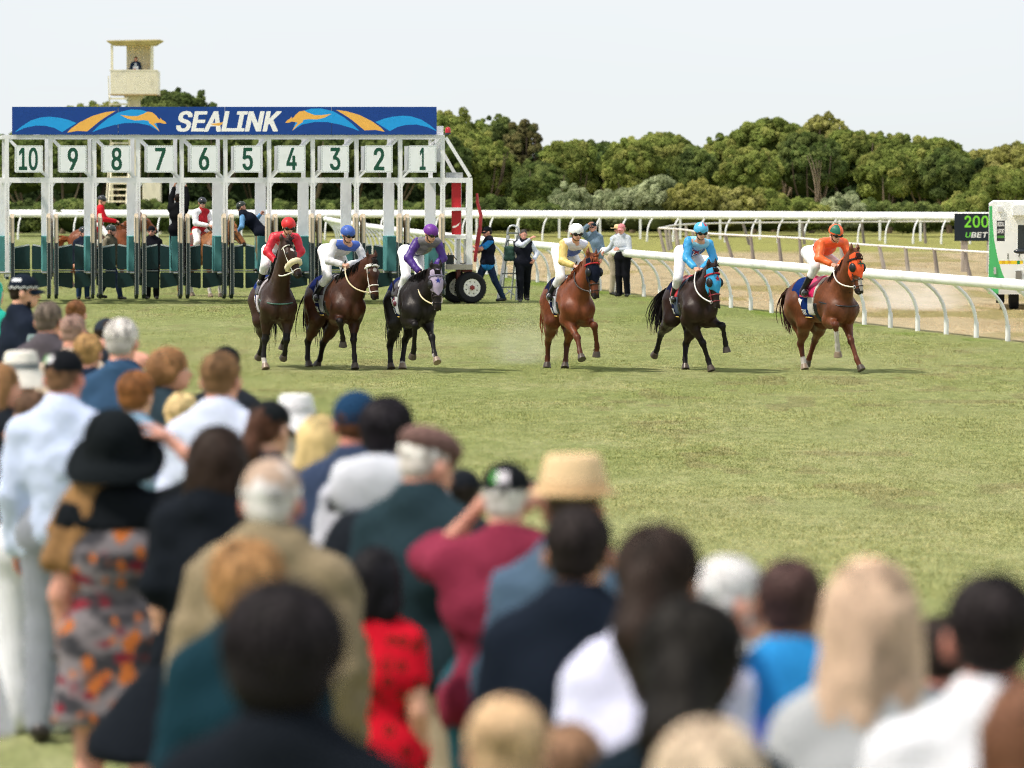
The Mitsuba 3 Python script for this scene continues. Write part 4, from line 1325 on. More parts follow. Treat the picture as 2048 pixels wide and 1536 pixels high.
def locks(key, J, style, col, n=240, vol=0.0, length=.3, wind=0.0, seed=1, under_hat=False):
    """Locks of hair that run over the scalp from the crown, and fall free where they are long."""
    k, rg = J['k'], np.random.default_rng(seed)
    c0, ra = V(0, -.020, .030), V(.083, .101, .086) + vol
    d = rg.normal(0, 1, (n * 4, 3))
    d /= np.linalg.norm(d, axis=1, keepdims=True)
    ok = ~((d[:, 1] > .30) & (d[:, 2] < .42)) & (d[:, 2] > -.50) & ~((np.abs(d[:, 0]) > .80) & (d[:, 2] < -.15) & (d[:, 1] > -.35))
    if under_hat:
        ok &= d[:, 2] < .12
    d = d[ok][:n]
    n = len(d)
    p = c0 + d * ra
    crown = c0 + V(.01, -.45, .90) * ra
    step = {'short': .011, 'curly': .012}.get(style, length / 8 + .008) * rg.uniform(.6, 1.25, n)
    M, path, vel = 7, [p], None
    zrel = -.035 if style == 'long' else -9
    for i in range(M - 1):
        nr = (p - c0) / ra ** 2
        nr /= np.linalg.norm(nr, axis=1, keepdims=True)
        g = unit_rows(p - crown) + V(0, -.1, -.55) + rg.normal(0, .35 if style != 'curly' else .9, (n, 3))
        g = unit_rows(g - nr * (g * nr).sum(1, keepdims=True))
        q = p + g * step[:, None]
        e = (q - c0) / ra
        q = c0 + e / np.linalg.norm(e, axis=1, keepdims=True) * ra * (1 + .05 * (i + 1) / M * rg.uniform(.2, 1.4, n)[:, None])
        if style == 'long':
            fall = p[:, 2] < zrel
            drop = V(wind * .35, -.10, -1.0) * np.ones((n, 3)) + rg.normal(0, .12, (n, 3))
            drop[:, :2] -= p[:, :2] * 1.2
            q = np.where(fall[:, None], p + unit_rows(drop) * step[:, None] * 1.15, q)
        p = q
        path.append(p)
    P = np.array(path).transpose(1, 0, 2) * k                       # lock, point, xyz
    M3 = np.stack([J['hr'], J['hf'], J['hu']], 0)
    P = P @ M3 + J['head']
    t = np.gradient(P, axis=1)
    t = t / (np.linalg.norm(t, axis=2, keepdims=True) + 1e-9)
    out = unit_rows((P - (J['head'] + c0 @ M3)).reshape(-1, 3)).reshape(P.shape)
    sd = np.cross(t, out)
    w = (np.linspace(1, .25, M) * (.010 if style != 'long' else .013))[None, :, None] * rg.uniform(.6, 1.3, n)[:, None, None] * k
    ring = np.stack([P - sd * w, P + out * w * .55, P + sd * w], 2)   # a flat, ridged strip
    v = ring.reshape(-1, 3)
    base = np.arange(n)[:, None, None] * M * 3 + np.arange(M - 1)[None, :, None] * 3
    f = np.concatenate([np.stack([base + a, base + a + 1, base + a + 4], -1) for a in (0, 1)] + [np.stack([base + a, base + a + 4, base + a + 3], -1) for a in (0, 1)], 2).reshape(-1, 3)
    lock = f[:, 0] // (M * 3)
    tone = rg.choice(5, n, p=[.3, .25, .2, .15, .1])[lock]
    c = C(col)
    add('hair_lock', (v, f), col, 'mat_hair', key, regions=(tone, [np.clip(c * s + o, 0, 1) for s, o in ((1, 0), (.62, 0), (1.3, .003), (1.75, .008), (.40, 0))]), kind='stuff')


def unit_rows(a):
    return a / (np.linalg.norm(a, axis=1, keepdims=True) + 1e-9)


# ---- hats, in the head's own frame (x right, y forward, z up), metres for a head of a 1.75 m person
def dome(rx, ry, rz, z0, e0=-5, n=28, e1=90):
    es = np.radians(np.linspace(e0, e1, 11))
    m = lathe([(max(math.cos(e), 0.0), math.sin(e)) for e in es], n)
    return moved(m, np.array([[rx, 0, 0, 0], [0, ry, 0, -.012], [0, 0, rz, z0], [0, 0, 0, 1.0]]))


def patch(rx, ry, rz, z0, a0, a1, e0, e1, off=.003):
    """A piece of such a dome's skin between two bearings (0 = forward, degrees to the right) and two heights."""
    A, E = np.meshgrid(np.radians(np.linspace(a0, a1, 9)), np.radians(np.linspace(e0, e1, 5)), indexing='ij')
    out = []
    for o in (off, -.004):
        out.append(np.stack([(rx + o) * np.cos(E) * np.sin(A), (ry + o) * np.cos(E) * np.cos(A) - .012, (rz + o) * np.sin(E) + z0], -1).reshape(-1, 3))
    i = (np.arange(8)[:, None] * 5 + np.arange(4)).ravel()
    f = np.vstack([np.stack([i, i + 1, i + 6], 1), np.stack([i, i + 6, i + 5], 1)])
    m = trimesh.Trimesh(np.vstack(out), np.vstack([f, f[:, ::-1] + 45]), process=False)
    return m


def visor(reach=.085, width=.155, z=.018, drop=.025):
    t = np.linspace(-1, 1, 13)
    rows = []
    for s in (0.0, .35, .7, 1.0):
        x = t * width / 2 * (1 - .12 * s)
        y = .085 * np.sqrt(np.clip(1 - (t * .85) ** 2, 0, 1)) + reach * s * np.sqrt(np.clip(1 - t ** 2 * .88, 0, 1))
        rows.append(np.stack([x, y - .012, z - drop * s - .020 * t ** 2], 1))
    g = np.array(rows)
    v = np.vstack([g.reshape(-1, 3) + V(0, 0, .003), g.reshape(-1, 3) - V(0, 0, .004)])
    i = (np.arange(3)[:, None] * 13 + np.arange(12)).ravel()
    f = np.vstack([np.stack([i, i + 1, i + 14], 1), np.stack([i, i + 14, i + 13], 1)])
    n = 52
    rim = []
    for a in range(12):
        p, q = 39 + a, 40 + a
        rim += [(p, q, q + n), (p, q + n, p + n)]
    return trimesh.Trimesh(v, np.vstack([f, f[:, ::-1] + n, rim]), process=False)


def wear(key, J, name, m, col, mat='mat_cloth', smooth=True, code=0, parent=None):
    k = J['k']
    return add(name, moved(m, head_frame(J) @ np.diag([k, k, k, 1])), col, mat, parent or key, smooth, code)


ROOM = np.array([[1.06, 0, 0, 0], [0, 1.06, 0, -.016], [0, 0, 1, .004], [0, 0, 0, 1.0]])


def hat(key, J, kind, col, col2=None, mat='mat_cloth', yaw=0.0):
    if kind in ('cap', 'police_cap', 'flat_cap'):
        if kind == 'flat_cap':
            m = moved(dome(.098, .125, .062, .058, -30), trimesh.transformations.rotation_matrix(-.10, [1, 0, 0]))
            h = wear(key, J, 'cap', rough_up(m, .004, 20, 3), col, code=2)
            wear(key, J, 'visor', visor(.05, .15, .035, .02), col, parent=h, code=2)
            return h
        h = wear(key, J, 'cap', cat([dome(.088, .106, .088, .036, -8), lathe([(0, .126), (.006, .127), (.009, .122)], 10)]) if kind == 'cap' else dome(.094, .110, .090, .036, -12), col, mat)
        wear(key, J, 'visor', visor(), col2 or col, mat, parent=h)
        if kind == 'police_cap':
            for i in range(28):
                a = i * 360 / 28
                for j in (0, 1):
                    wear(key, J, 'chequer', patch(.094, .110, .090, .036, a, a + 360 / 28 - .3, -11 + j * 6, -5.2 + j * 6, .002), '#e8eaec' if (i + j) % 2 else '#16222e', parent=h)
        return h
    if kind == 'beanie':
        return wear(key, J, 'beanie', rough_up(dome(.089, .108, .095, .025, -18), .003, 30, 3), col)
    if kind == 'helmet':
        h = wear(key, J, 'helmet', dome(.102, .122, .102, .026, -14), col, 'mat_gloss' if mat == 'mat_cloth' else mat)
        wear(key, J, 'brim', visor(.045, .17, .008, .012), '#14161a', 'mat_gloss', parent=h)
        wear(key, J, 'chin_strap', tube([(-.082, -.01, -.01), (-.066, .025, -.085), (-.03, .05, -.125), (0, .055, -.128), (.03, .05, -.125), (.066, .025, -.085), (.082, -.01, -.01)], .006, 6), '#16181a', parent=h)
        return h
    if kind == 'fedora':
        pr = [(0, .132), (.025, .136), (.05, .156), (.066, .156), (.080, .146), (.090, .10), (.098, .045), (.114, .036), (.126, .044), (.128, .040), (.114, .031), (.096, .040)]
        m = moved(lathe(pr, 36), ROOM @ np.diag([1, 1.14, 1, 1]))
        h = wear(key, J, 'fedora', m, col, 'mat_straw')
        wear(key, J, 'hat_band', moved(lathe([(.0985, .052), (.101, .051), (.097, .082), (.0945, .082)], 36), ROOM @ np.diag([1, 1.14, 1, 1])), col2, parent=h)
        return h
    if kind == 'wide_brim':
        pr = [(0, .145), (.04, .143), (.078, .125), (.100, .085), (.110, .04), (.113, .0), (.14, -.008), (.165, -.028), (.180, -.056), (.178, -.061), (.162, -.034), (.138, -.014), (.110, -.006)]
        m = moved(lathe(pr, 40), ROOM @ np.diag([1, 1.10, 1, 1]))
        v = m.vertices
        v[:, 2] += np.where(np.hypot(v[:, 0], v[:, 1]) > .12, .015 * np.sin(3 * np.arctan2(v[:, 1], v[:, 0])), 0)
        return wear(key, J, 'hat', m, col, 'mat_cloth')
    if kind == 'bucket':
        pr = [(0, .122), (.06, .120), (.080, .112), (.090, .06), (.098, .015), (.13, -.035), (.152, -.075), (.149, -.077), (.126, -.040), (.095, .005)]
        m = moved(lathe(pr, 36), ROOM @ np.diag([1, 1.12, 1, 1]))
        h = wear(key, J, 'hat', m, col)
        wear(key, J, 'hat_band', moved(lathe([(.0965, .020), (.099, .019), (.0945, .056), (.092, .056)], 36), ROOM @ np.diag([1, 1.12, 1, 1])), col2, parent=h)
        return h
    if kind == 'straw':
        pr = [(0, .125), (.06, .122), (.084, .110), (.094, .06), (.100, .038), (.15, .030), (.185, .036), (.186, .032), (.15, .025), (.096, .032)]
        h = wear(key, J, 'straw_hat', moved(lathe(pr, 36), ROOM @ np.diag([1, 1.1, 1, 1])), col, 'mat_straw')
        wear(key, J, 'hat_band', moved(lathe([(.0985, .042), (.1005, .041), (.097, .066), (.095, .066)], 30), ROOM @ np.diag([1, 1.1, 1, 1])), col2 or '#3a3026', parent=h)
        return h


def glasses(key, J, col='#15161a', wide=False):
    parts = []
    for s in (-1, 1):
        parts.append(moved(trimesh.creation.icosphere(2), trimesh.transformations.translation_matrix([s * (.036 if wide else .033), .094, -.008]) @ np.diag([.043, .022, .034, 1] if wide else [.030, .012, .018, 1])))
    parts.append(tube([(-.075, .0, .0), (-.062, .075, -.002), (-.03, .098, -.004), (.03, .098, -.004), (.062, .075, -.002), (.075, .0, .0)], .0055 if not wide else .017, 6))
    wear(key, J, 'goggles' if wide else 'sunglasses', cat(parts), col, 'mat_gloss')


# ================================================================== HORSES AND RIDERS
class Frame:
    """A horse's own frame: x forward, y to its left, z up, standing at O and heading phi degrees to the right of straight towards the crowd."""
    def __init__(self, px, D, phi):
        a = math.radians(phi)
        self.f, self.l, self.u = V(math.sin(a), -math.cos(a), 0), V(math.cos(a), math.sin(a), 0), V(0, 0, 1)
        self.c, self.s = math.cos(a), math.sin(a)
        self.O = V((px - 1024) / spx(D), D, 0)
        self.O[2] = float(ground_z(self.O[0], self.O[1]))
        self.M = frame_of(self.O, self.f, self.l, self.u)

    def w(self, p):
        return self.O + self.f * p[0] + self.l * p[1] + self.u * p[2]

    def read(self, px, py, x):
        """Local coordinates of what the photograph shows at (px, py), given how far forward it is."""
        y = 0.0
        for _ in range(4):
            D = self.O[1] - x * self.c + y * self.s
            P = at(px, py, D)
            y = ((P[0] - self.O[0]) - x * self.s) / self.c
        return V(x, y, P[2] - self.O[2])


def horse(name, label, fr, legs, poll, muzzle, coat, points, dz=-.16, group='racehorses with their jockeys', ear='up', sock=None, blaze=None, mane='#1c1512', tail=None, cat_='horse', width=1.0, fine=1.0):
    """legs: LF, RF, LH, RH -> [knee or hock, fetlock, hoof] in the horse's frame. Returns (key, info)."""
    key = thing(name, label, cat_, group)
    L = lambda x, y, z: V(x, y * width, z + dz)
    Z = lambda x, z: V(x, 0, z + dz)
    P, M = poll, muzzle
    a = unit(M - P)
    HL = .60
    M = P + a * HL
    hr = unit(np.cross(a, V(0, 0, 1)))            # to the horse's right
    d = unit(np.cross(hr, a))                     # out of the forehead
    if d[2] < 0 and d[0] < 0:
        d, hr = -d, -hr
    R = np.stack([a, hr, d], 1)
    # trunk
    T_ = [el(L(-.02, 0, 1.215), (.66, .275 * width, .31), k=.08), el(L(.40, 0, 1.215), (.36, .235 * width, .345), k=.06), rc(L(-.5, 0, 1.36), L(.20, 0, 1.36), .20, .185, .08), el(L(.26, 0, 1.46), (.30, .075, .15), k=.10),
          el(L(-.55, 0, 1.27), (.36, .255 * width, .30), k=.10)]
    for s in (-1, 1):
        T_ += [el(L(-.62, s * .14, 1.18), (.24, .145, .30), k=.06), el(L(.50, s * .155, 1.12), (.20, .105, .26), k=.045), el(L(.67, s * .092, 1.09), (.13, .100, .17), k=.035)]
    neck = [rc(Z(.30, 1.50), P - a * .03 - d * .02, .095, .072, .08), rc(Z(.42, 1.30), P + a * .09 - d * .085, .175, .090, .08), rc(Z(.58, 1.16), P + a * .17 - d * .13, .155, .076, .08)]
    head = [rc(P + a * .03 - d * .01, P + a * .24 - d * .005, .080, .082, .04), el(P + a * .20 - d * .075, (.135, .066, .095), R, .05), rc(P + a * .2, P + a * .50 - d * .01, .072, .050, .04),
            el(P + a * .545 - d * .03, (.072, .056, .062), R, .04), rc(P + a * .25 - d * .115, P + a * .52 - d * .07, .045, .036, .04), rc(P + a * .56 - d * .075, P + a * .59 - d * .05, .030, .026, .03)]
    for s in (-1, 1):
        head.append(el(P + a * .205 + hr * s * .070 + d * .025, (.045, .022, .030), R, .03))
        head.append(el(P + a * .575 + hr * s * .038 - d * .012, (.026, .022, .026), R, .02))
    ears = []
    eu = unit(-a * .75 + d * .25 + V(0, 0, .55)) if ear == 'up' else unit(-a * .9 - d * .55)
    for s in (-1, 1):
        b = P + hr * s * .052 - a * .015
        ears += [rc(b, b + eu * .075 + hr * s * .02, .027, .030, .02), rc(b + eu * .075 + hr * s * .02, b + eu * .165 + hr * s * .012, .029, .006, .01)]
    lg = []
    for n in ('LF', 'RF'):
        s = 1 if n[0] == 'L' else -1
        k_, ft, hf = legs[n]
        sh, elb = L(.60, s * .155, 1.13), L(.46, s * .165, .96)
        top = elb * .75 + sh * .25
        mid = elb * .62 + k_ * .38
        lg += [rc(L(.42, s * .14, 1.30), sh, .10, .12, .08), rc(sh, elb, .125, .115, .07), rc(elb, mid, .108, .074, .05), rc(mid, k_ + (mid - k_) * .12, .074, .046, .04), el(k_, (.052, .052, .062), k=.03),
               rc(k_, ft + (k_ - ft) * .15, .041, .033, .025), rc(ft + (k_ - ft) * .08, ft - (k_ - ft) * .02, .041, .040, .02), rc(ft, ft + (hf - ft) * .75, .036, .043, .02)]
    for n in ('LH', 'RH'):
        s = 1 if n[0] == 'L' else -1
        k_, ft, hf = legs[n]
        hip, st = L(-.50, s * .155, 1.20), L(-.34, s * .195, .93)
        st = st + V((k_[0] + .72) * .35, (k_[1] - s * .15) * .25, max(min((k_[2] - .5) * .3, .08), -.05))
        mid = st * .5 + k_ * .5 + V(.02, 0, 0)
        lg += [rc(hip, st, .19, .125, .09), rc(L(-.70, s * .13, 1.08), st * .4 + k_ * .6, .135, .075, .08), rc(st, mid, .118, .082, .05), rc(mid, k_, .080, .050, .04), rc(k_ + V(-.045, 0, .03), k_ + V(0, 0, -.02), .030, .045, .025),
               rc(k_, ft + (k_ - ft) * .15, .046, .036, .03), rc(ft + (k_ - ft) * .08, ft, .043, .041, .02), rc(ft, ft + (hf - ft) * .75, .037, .044, .02)]
    bod = blob(T_ + neck + head + ears + lg, .0165 * fine)
    bod = trimesh.Trimesh(bod.vertices, bod.faces, process=False)
    trimesh.smoothing.filter_taubin(bod, iterations=4)
    low = np.array(bod.vertices)[:, 2] > .75 + dz
    bv = np.array(bod.vertices)
    rough_up(bod, .011, 7, abs(int(poll[1] * 999)) % 50, .7)             # the play of muscle
    bod.vertices = np.where(low[:, None], bod.vertices, bv)
    v = np.array(bod.vertices)
    c = v[bod.faces].mean(1)
    # which colour each face has: coat, dark points on the legs, muzzle, socks, blaze
    idx = np.zeros(len(c), int)
    cols = [coat, points, '#e9e2da', '#2a201e', '#d9b9a6']
    for n in legs:
        k_, ft, hf = legs[n]
        seg = lambda p, q: np.linalg.norm(c - p - np.clip(((c - p) @ (q - p)) / ((q - p) @ (q - p)), 0, 1)[:, None] * (q - p), axis=1)
        low = np.minimum(seg(k_ + (k_ - ft) * .05, ft), seg(ft, hf)) < .10
        idx[low] = 1
        if sock and n in sock:
            t = ((c - hf) @ (k_ - hf)) / ((k_ - hf) @ (k_ - hf))
            idx[(np.minimum(seg(k_, ft), seg(ft, hf)) < .09) & (t < sock[n])] = 2
    hx = (c - P) @ a
    hy = (c - P) @ hr
    hd = (c - P) @ d
    inhead = (np.abs(hy) < .13) & (hx > 0.02) & (hd > -.3) & (hd < .2)
    idx[inhead & (hx > .53) & (hd < .03)] = 3
    if blaze == 'blaze':
        idx[inhead & (hd > .022) & (np.abs(hy) < .030 + .012 * (hx > .4)) & (hx > .10) & (hx < .575)] = 2
    elif blaze == 'star':
        idx[inhead & (hd > .03) & (np.hypot(hy, hx - .17) < .032)] = 2
    wm = lambda m: moved(m, fr.M)
    add('coat', wm(bod), coat, 'mat_coat', key, regions=(idx, cols), label=None)
    # hooves
    for n in legs:
        k_, ft, hf = legs[n]
        ax = unit(ft - hf + (0, 0, .0))
        fwd = unit(V(1, 0, 0) - ax * ax[0])
        lat = np.cross(ax, fwd)
        prof = lathe([(0, .0), (.062, .0), (.064, .012), (.048, .085), (.03, .092), (0, .092)], 18)
        m = moved(prof, frame_of(hf - ax * .03, fwd * 1.12, lat, ax))
        add('hoof', wm(m), '#4a4038' if not (sock and n in sock) else '#8a7868', 'mat_leather', key, smooth=40)
    for s in (-1, 1):
        add('eye', wm(moved(trimesh.creation.icosphere(2, .024), trimesh.transformations.translation_matrix(P + a * .205 + hr * s * .082 + d * .028))), '#120d0b', 'mat_gloss', key)
        add('nostril', wm(moved(trimesh.creation.icosphere(1), frame_of(P + a * .598 + hr * s * .043 - d * .008, a * .017, hr * .014, d * .020))), '#140e0d', 'mat_leather', key)
    # mane: locks from the crest
    rg = np.random.default_rng(abs(int(P[1] * 1000)) + 3)
    locks = []
    c0, c1 = Z(.36, 1.585), P - a * .02 + d * .05
    side = -1
    up = unit(np.cross(np.cross(c1 - c0, V(0, 1, 0)), c1 - c0))
    for i in range(70):
        t = rg.random()
        b = c0 * (1 - t) + c1 * t + V(rg.normal(0, .01), rg.normal(0, .012), .005)
        Ln = rg.uniform(.10, .2)
        if mane_up := (t > .72):
            e1 = b + up * .05 + V(-.03, rg.normal(0, .02), .03)
            e2 = b + up * .05 + V(-.10, rg.normal(0, .04) + .03, .05 + rg.normal(0, .03))
        else:
            e1 = b + V(-.01, side * .045, .025)
            e2 = b + V(-.03 + rg.normal(0, .02), side * (.085 + rg.uniform(0, .05)), -Ln * .8)
        locks.append(tube(spline([b, e1, e2], 5), np.linspace(.016, .004, 5), 5))
    for i in range(22):                                       # forelock
        b = P + d * .05 - a * .01 + hr * rg.normal(0, .02)
        e = b + a * rg.uniform(.06, .13) + d * .035 + hr * rg.normal(0, .03)
        locks.append(tube(spline([b, (b + e) / 2 + d * .03, e], 4), np.linspace(.012, .003, 4), 5))
    add('mane', wm(cat(locks)), mane, 'mat_hair', key)
    tl = []
    dock = Z(-.90, 1.33)
    tip = tail if tail is not None else Z(-1.12, .62)
    for i in range(90):
        j = rg.normal(0, 1, 3) * V(.05, .05, .06)
        b = dock + j * .35
        w = rg.random()
        e = dock + (tip - dock) * rg.uniform(.72, 1.05) + j * 1.3
        m = dock * .55 + tip * .45 + V(-.14, 0, .16) + j * .9
        tl.append(tube(spline([b, b * .6 + m * .4 + V(-.05, 0, .05), m, e], 8), np.linspace(.017, .003, 8), 5))
    add('tail', wm(cat(tl)), mane, 'mat_hair', key)
    return key, dict(P=P, a=a, hr=hr, d=d, R=R, head=head, trunk=T_, neck=neck, L=L, Z=Z, fr=fr, wm=wm, dz=dz)


def surface_y(prims, x, z, side):
    """Where the body's side surface lies at local (x, z)."""
    x, z = np.asarray(x, float), np.asarray(z, float)
    lo, hi = np.zeros_like(x), np.full_like(x, .6)
    for _ in range(22):
        m = (lo + hi) / 2
        ins = field(prims, np.stack([x, side * m, z], -1)) < 0
        lo, hi = np.where(ins, m, lo), np.where(ins, hi, m)
    return side * hi


def tack(key, I, noseband=None, rein='#3a2a20', bridle='#2a1e18', browband=None, breast=None, pad='#c9c6c8', stripe=None, cloth='#14306e', hood=None, cups=None, emblem=None, hood_line=None, extra=None):
    P, a, hr, d, R, wm, L, Z = (I[k] for k in ('P', 'a', 'hr', 'd', 'R', 'wm', 'L', 'Z'))
    tr = I['trunk']
    # saddle cloth: the trunk's own skin, 12 mm out, cut to a rectangle
    x0, x1, zl = -.54, .0, .98 + I['dz']
    X = [lambda q: x0 - q[..., 0], lambda q: q[..., 0] - x1, lambda q: zl - q[..., 2]]
    big = [inflate(p, .013) for p in tr]
    sc_ = blob(big, .018, cut=X)
    add('saddle_cloth', wm(sc_), cloth, 'mat_cloth', key, smooth=40)
    edge = []
    for s in (-1, 1):
        xs = np.linspace(x0 + .005, x1 - .005, 12)
        ys = surface_y(big, xs, np.full(12, zl + .015), s)
        edge.append(tube(np.stack([xs, ys + s * .002, np.full(12, zl + .012)], 1), .008, 6))
    add('cloth_edging', wm(cat(edge)), '#d8b868', 'mat_cloth', key)
    for s in (-1, 1):
        t = lettering('SEALINK', .080, .38, .001, True, .1)
        V_ = np.array(t.vertices)
        x = -.30 - s * V_[:, 0]              # reads from outside on either flank
        z = zl + .095 + V_[:, 1]
        y = surface_y(big, x, z, s) + s * (.008 + V_[:, 2])
        add('cloth_lettering', wm(trimesh.Trimesh(np.stack([x, y, z], 1), t.faces if s < 0 else t.faces, process=False)), '#eef0f4', 'mat_print', key, smooth=False)
        sw = prism(Polygon([(-.10, 0), (-.06, .05), (.0, .075), (.05, .05), (.10, .055), (.05, .0), (.03, -.05), (-.02, .01)]), .001)
        V_ = np.array(sw.vertices)
        x, z = -.30 - s * V_[:, 0], zl + .235 + V_[:, 1]
        y = surface_y(big, x, z, s) + s * (.008 + V_[:, 2])
        add('cloth_emblem', wm(trimesh.Trimesh(np.stack([x, y, z], 1), sw.faces, process=False)), '#eef0f4', 'mat_print', key, smooth=False)
    # pale pad and saddle in front of it, girth
    X = [lambda q: -.06 - q[..., 0], lambda q: q[..., 0] - .10 - .2 * np.maximum(q[..., 2] - 1.2 - I['dz'], 0), lambda q: 1.03 + I['dz'] - q[..., 2]]
    add('saddle_pad', wm(blob([inflate(p, .020) for p in tr], .018, cut=X)), pad, 'mat_cloth', key, smooth=40)
    X = [lambda q: -.30 - q[..., 0], lambda q: q[..., 0] - .12, lambda q: 1.30 + I['dz'] - q[..., 2]]
    s_ = add('saddle', wm(blob([inflate(p, .030) for p in tr] + [rc(Z(.08, 1.60), Z(-.05, 1.575), .03, .05, .05), rc(Z(-.28, 1.60), Z(-.2, 1.575), .03, .06, .05)], .018, cut=X)), stripe or '#2a2224', 'mat_leather', key, smooth=40)
    X = [lambda q: .10 - q[..., 0], lambda q: q[..., 0] - .19, lambda q: q[..., 2] - 1.22 - I['dz']]
    add('girth', wm(blob([inflate(p, .012) for p in tr], .016, cut=X)), '#17191e', 'mat_leather', key, smooth=40)
    full = tr + I['neck']
    if breast:
        pts = []
        for t in np.linspace(-1, 1, 25):
            y0 = t
            pts.append(V(.30 + .52 * (1 - t * t), .30 * t, 1.24 + I['dz'] - .06 * (1 - t * t)))
        dirs = np.array([unit(V(p[0] - .25, p[1], 0)) for p in pts])
        out = march(full, np.array(pts) - dirs * .4, dirs, .020, .006, 140)
        add('breast_strap', wm(tube(out, .012, 6)), breast, 'mat_leather', key)
    # bridle
    H = I['head']
    def ring(t0, off=.010, r=.010, tilt=0.0, n=22):
        o = P + a * t0 - d * .04
        es = np.array([hr * math.cos(th) + d * math.sin(th) + a * tilt * math.sin(th) for th in np.linspace(0, 2 * np.pi, n)])
        pts = march(H, np.tile(o, (n, 1)), es, off, .006, 40)
        return tube(pts, r, 6, False)
    br = add('bridle', wm(cat([ring(.08, .008, .010), ring(.40, .006, .010), ring(.50, .004, .007)] + [tube([P + a * .08 + hr * s * .092, P + a * .3 + hr * s * .082 - d * .03, P + a * .49 + hr * s * .062 - d * .045], .009, 6) for s in (-1, 1)])), bridle, 'mat_leather', key)
    if browband:
        add('browband', wm(ring(.115, .016, .015, -.1)), browband, 'mat_cloth', br)
    for s in (-1, 1):
        add('bit_ring', wm(moved(trimesh.creation.torus(.026, .006, 16, 6), frame_of(P + a * .50 + hr * s * .066 - d * .055, a, d, hr))), '#c9ccd0', 'mat_metal', br)
    if noseband:
        add('sheepskin_noseband', rough_up(wm(ring(.37, .022, .050)), .006, 60, 2), noseband, 'mat_cloth', br)
    if hood:
        cutp = lambda q: ((q - P) @ a) - (.40 - .10 * np.abs((q - P) @ hr) / .09)
        cutq = lambda q: -.015 - ((q - P) @ a)
        cutr = lambda q: -.165 - ((q - P) @ d)
        hd_ = blob([inflate(p, .014) for p in H[:-2] if True], .013, cut=[cutp, cutq, cutr])
        hk = add('blinker_hood', wm(hd_), hood, 'mat_cloth', key, smooth=50)
        if cups:
            for s in (-1, 1):
                add('eye_cup', wm(blob([el(P + a * .215 + hr * s * .106 + d * .016, (.072, .036, .066), R, .02)], .011)), cups, 'mat_leather', hk)
        if hood_line:
            add('hood_trim', wm(ring(.10, .022, .012, -.1)), hood_line, 'mat_cloth', hk)
        if emblem:
            kind, col = emblem
            n = 10 if kind == 'star' else 16
            if kind == 'star':
                pts = [((.048 if k % 2 == 0 else .020) * math.sin(k * math.pi / 5), (.048 if k % 2 == 0 else .020) * math.cos(k * math.pi / 5)) for k in range(10)]
            else:
                pts = [(-.012, .045), (.012, .045), (.008, .012), (.045, .014), (.045, -.012), (.008, -.008), (.012, -.045), (-.012, -.045), (-.008, -.008), (-.045, -.012), (-.045, .014), (-.008, .012)]
            e = prism(Polygon(pts).buffer(0), .012)
            add('emblem', wm(moved(e, frame_of(P + a * .17 + d * .092, hr, -a, d))), col, 'mat_print', hk, smooth=False)
    return br


def reins(key, I, hands, col):
    P, a, hr, d = I['P'], I['a'], I['hr'], I['d']
    inv = np.linalg.inv(I['fr'].M)
    for s, h in zip((-1, 1), hands):
        hl = (inv @ np.append(h, 1))[:3]
        b = P + a * .50 + hr * (-s) * .07 - d * .055
        m = (b + hl) / 2 + V(.02, s * .10, -.10)
        add('rein', I['wm'](tube(spline([b, m, hl], 12), .012, 6)), col, 'mat_leather', key)


def rider_joints(fr, head, shL, shR, elL, elR, wrL, wrR, hipL, hipR, knL, knR, ftL, ftR, look, k=1.0, up=(0, 0, 1)):
    """Joints of a rider, all in the horse's frame."""
    J = {'k': k, 'build': .84, 'female': False}
    for n, p in dict(shL=shL, shR=shR, elL=elL, elR=elR, wrL=wrL, wrR=wrR, hipL=hipL, hipR=hipR, kneeL=knL, kneeR=knR, ankL=ftL, ankR=ftR, head=head).items():
        J[n] = fr.w(p)
    J['hp'] = (J['hipL'] + J['hipR']) / 2
    sm = (J['shL'] + J['shR']) / 2
    J['spine'] = unit(sm - J['hp'])
    J['ch'] = J['hp'] * .38 + sm * .62
    J['neck'] = sm + J['spine'] * .05 * k
    J['f'], J['r'] = fr.f, -fr.l
    for n in 'LR':
        J['toe' + n] = J['ank' + n] + (fr.f * .16 - V(0, 0, .03) + (fr.l if n == 'L' else -fr.l) * .03) * k
        J['hd' + n] = unit(J['wr' + n] - J['el' + n])
        J['back' + n] = V(0, 0, 1) + (fr.l if n == 'L' else -fr.l) * .6
    hf = unit(fr.f * look[0] + fr.l * look[1] + V(0, 0, look[2]))
    J['hf'] = hf
    hr = unit(np.cross(hf, V(*up)))
    J['hr'], J['hu'] = hr, np.cross(hr, hf)
    return J


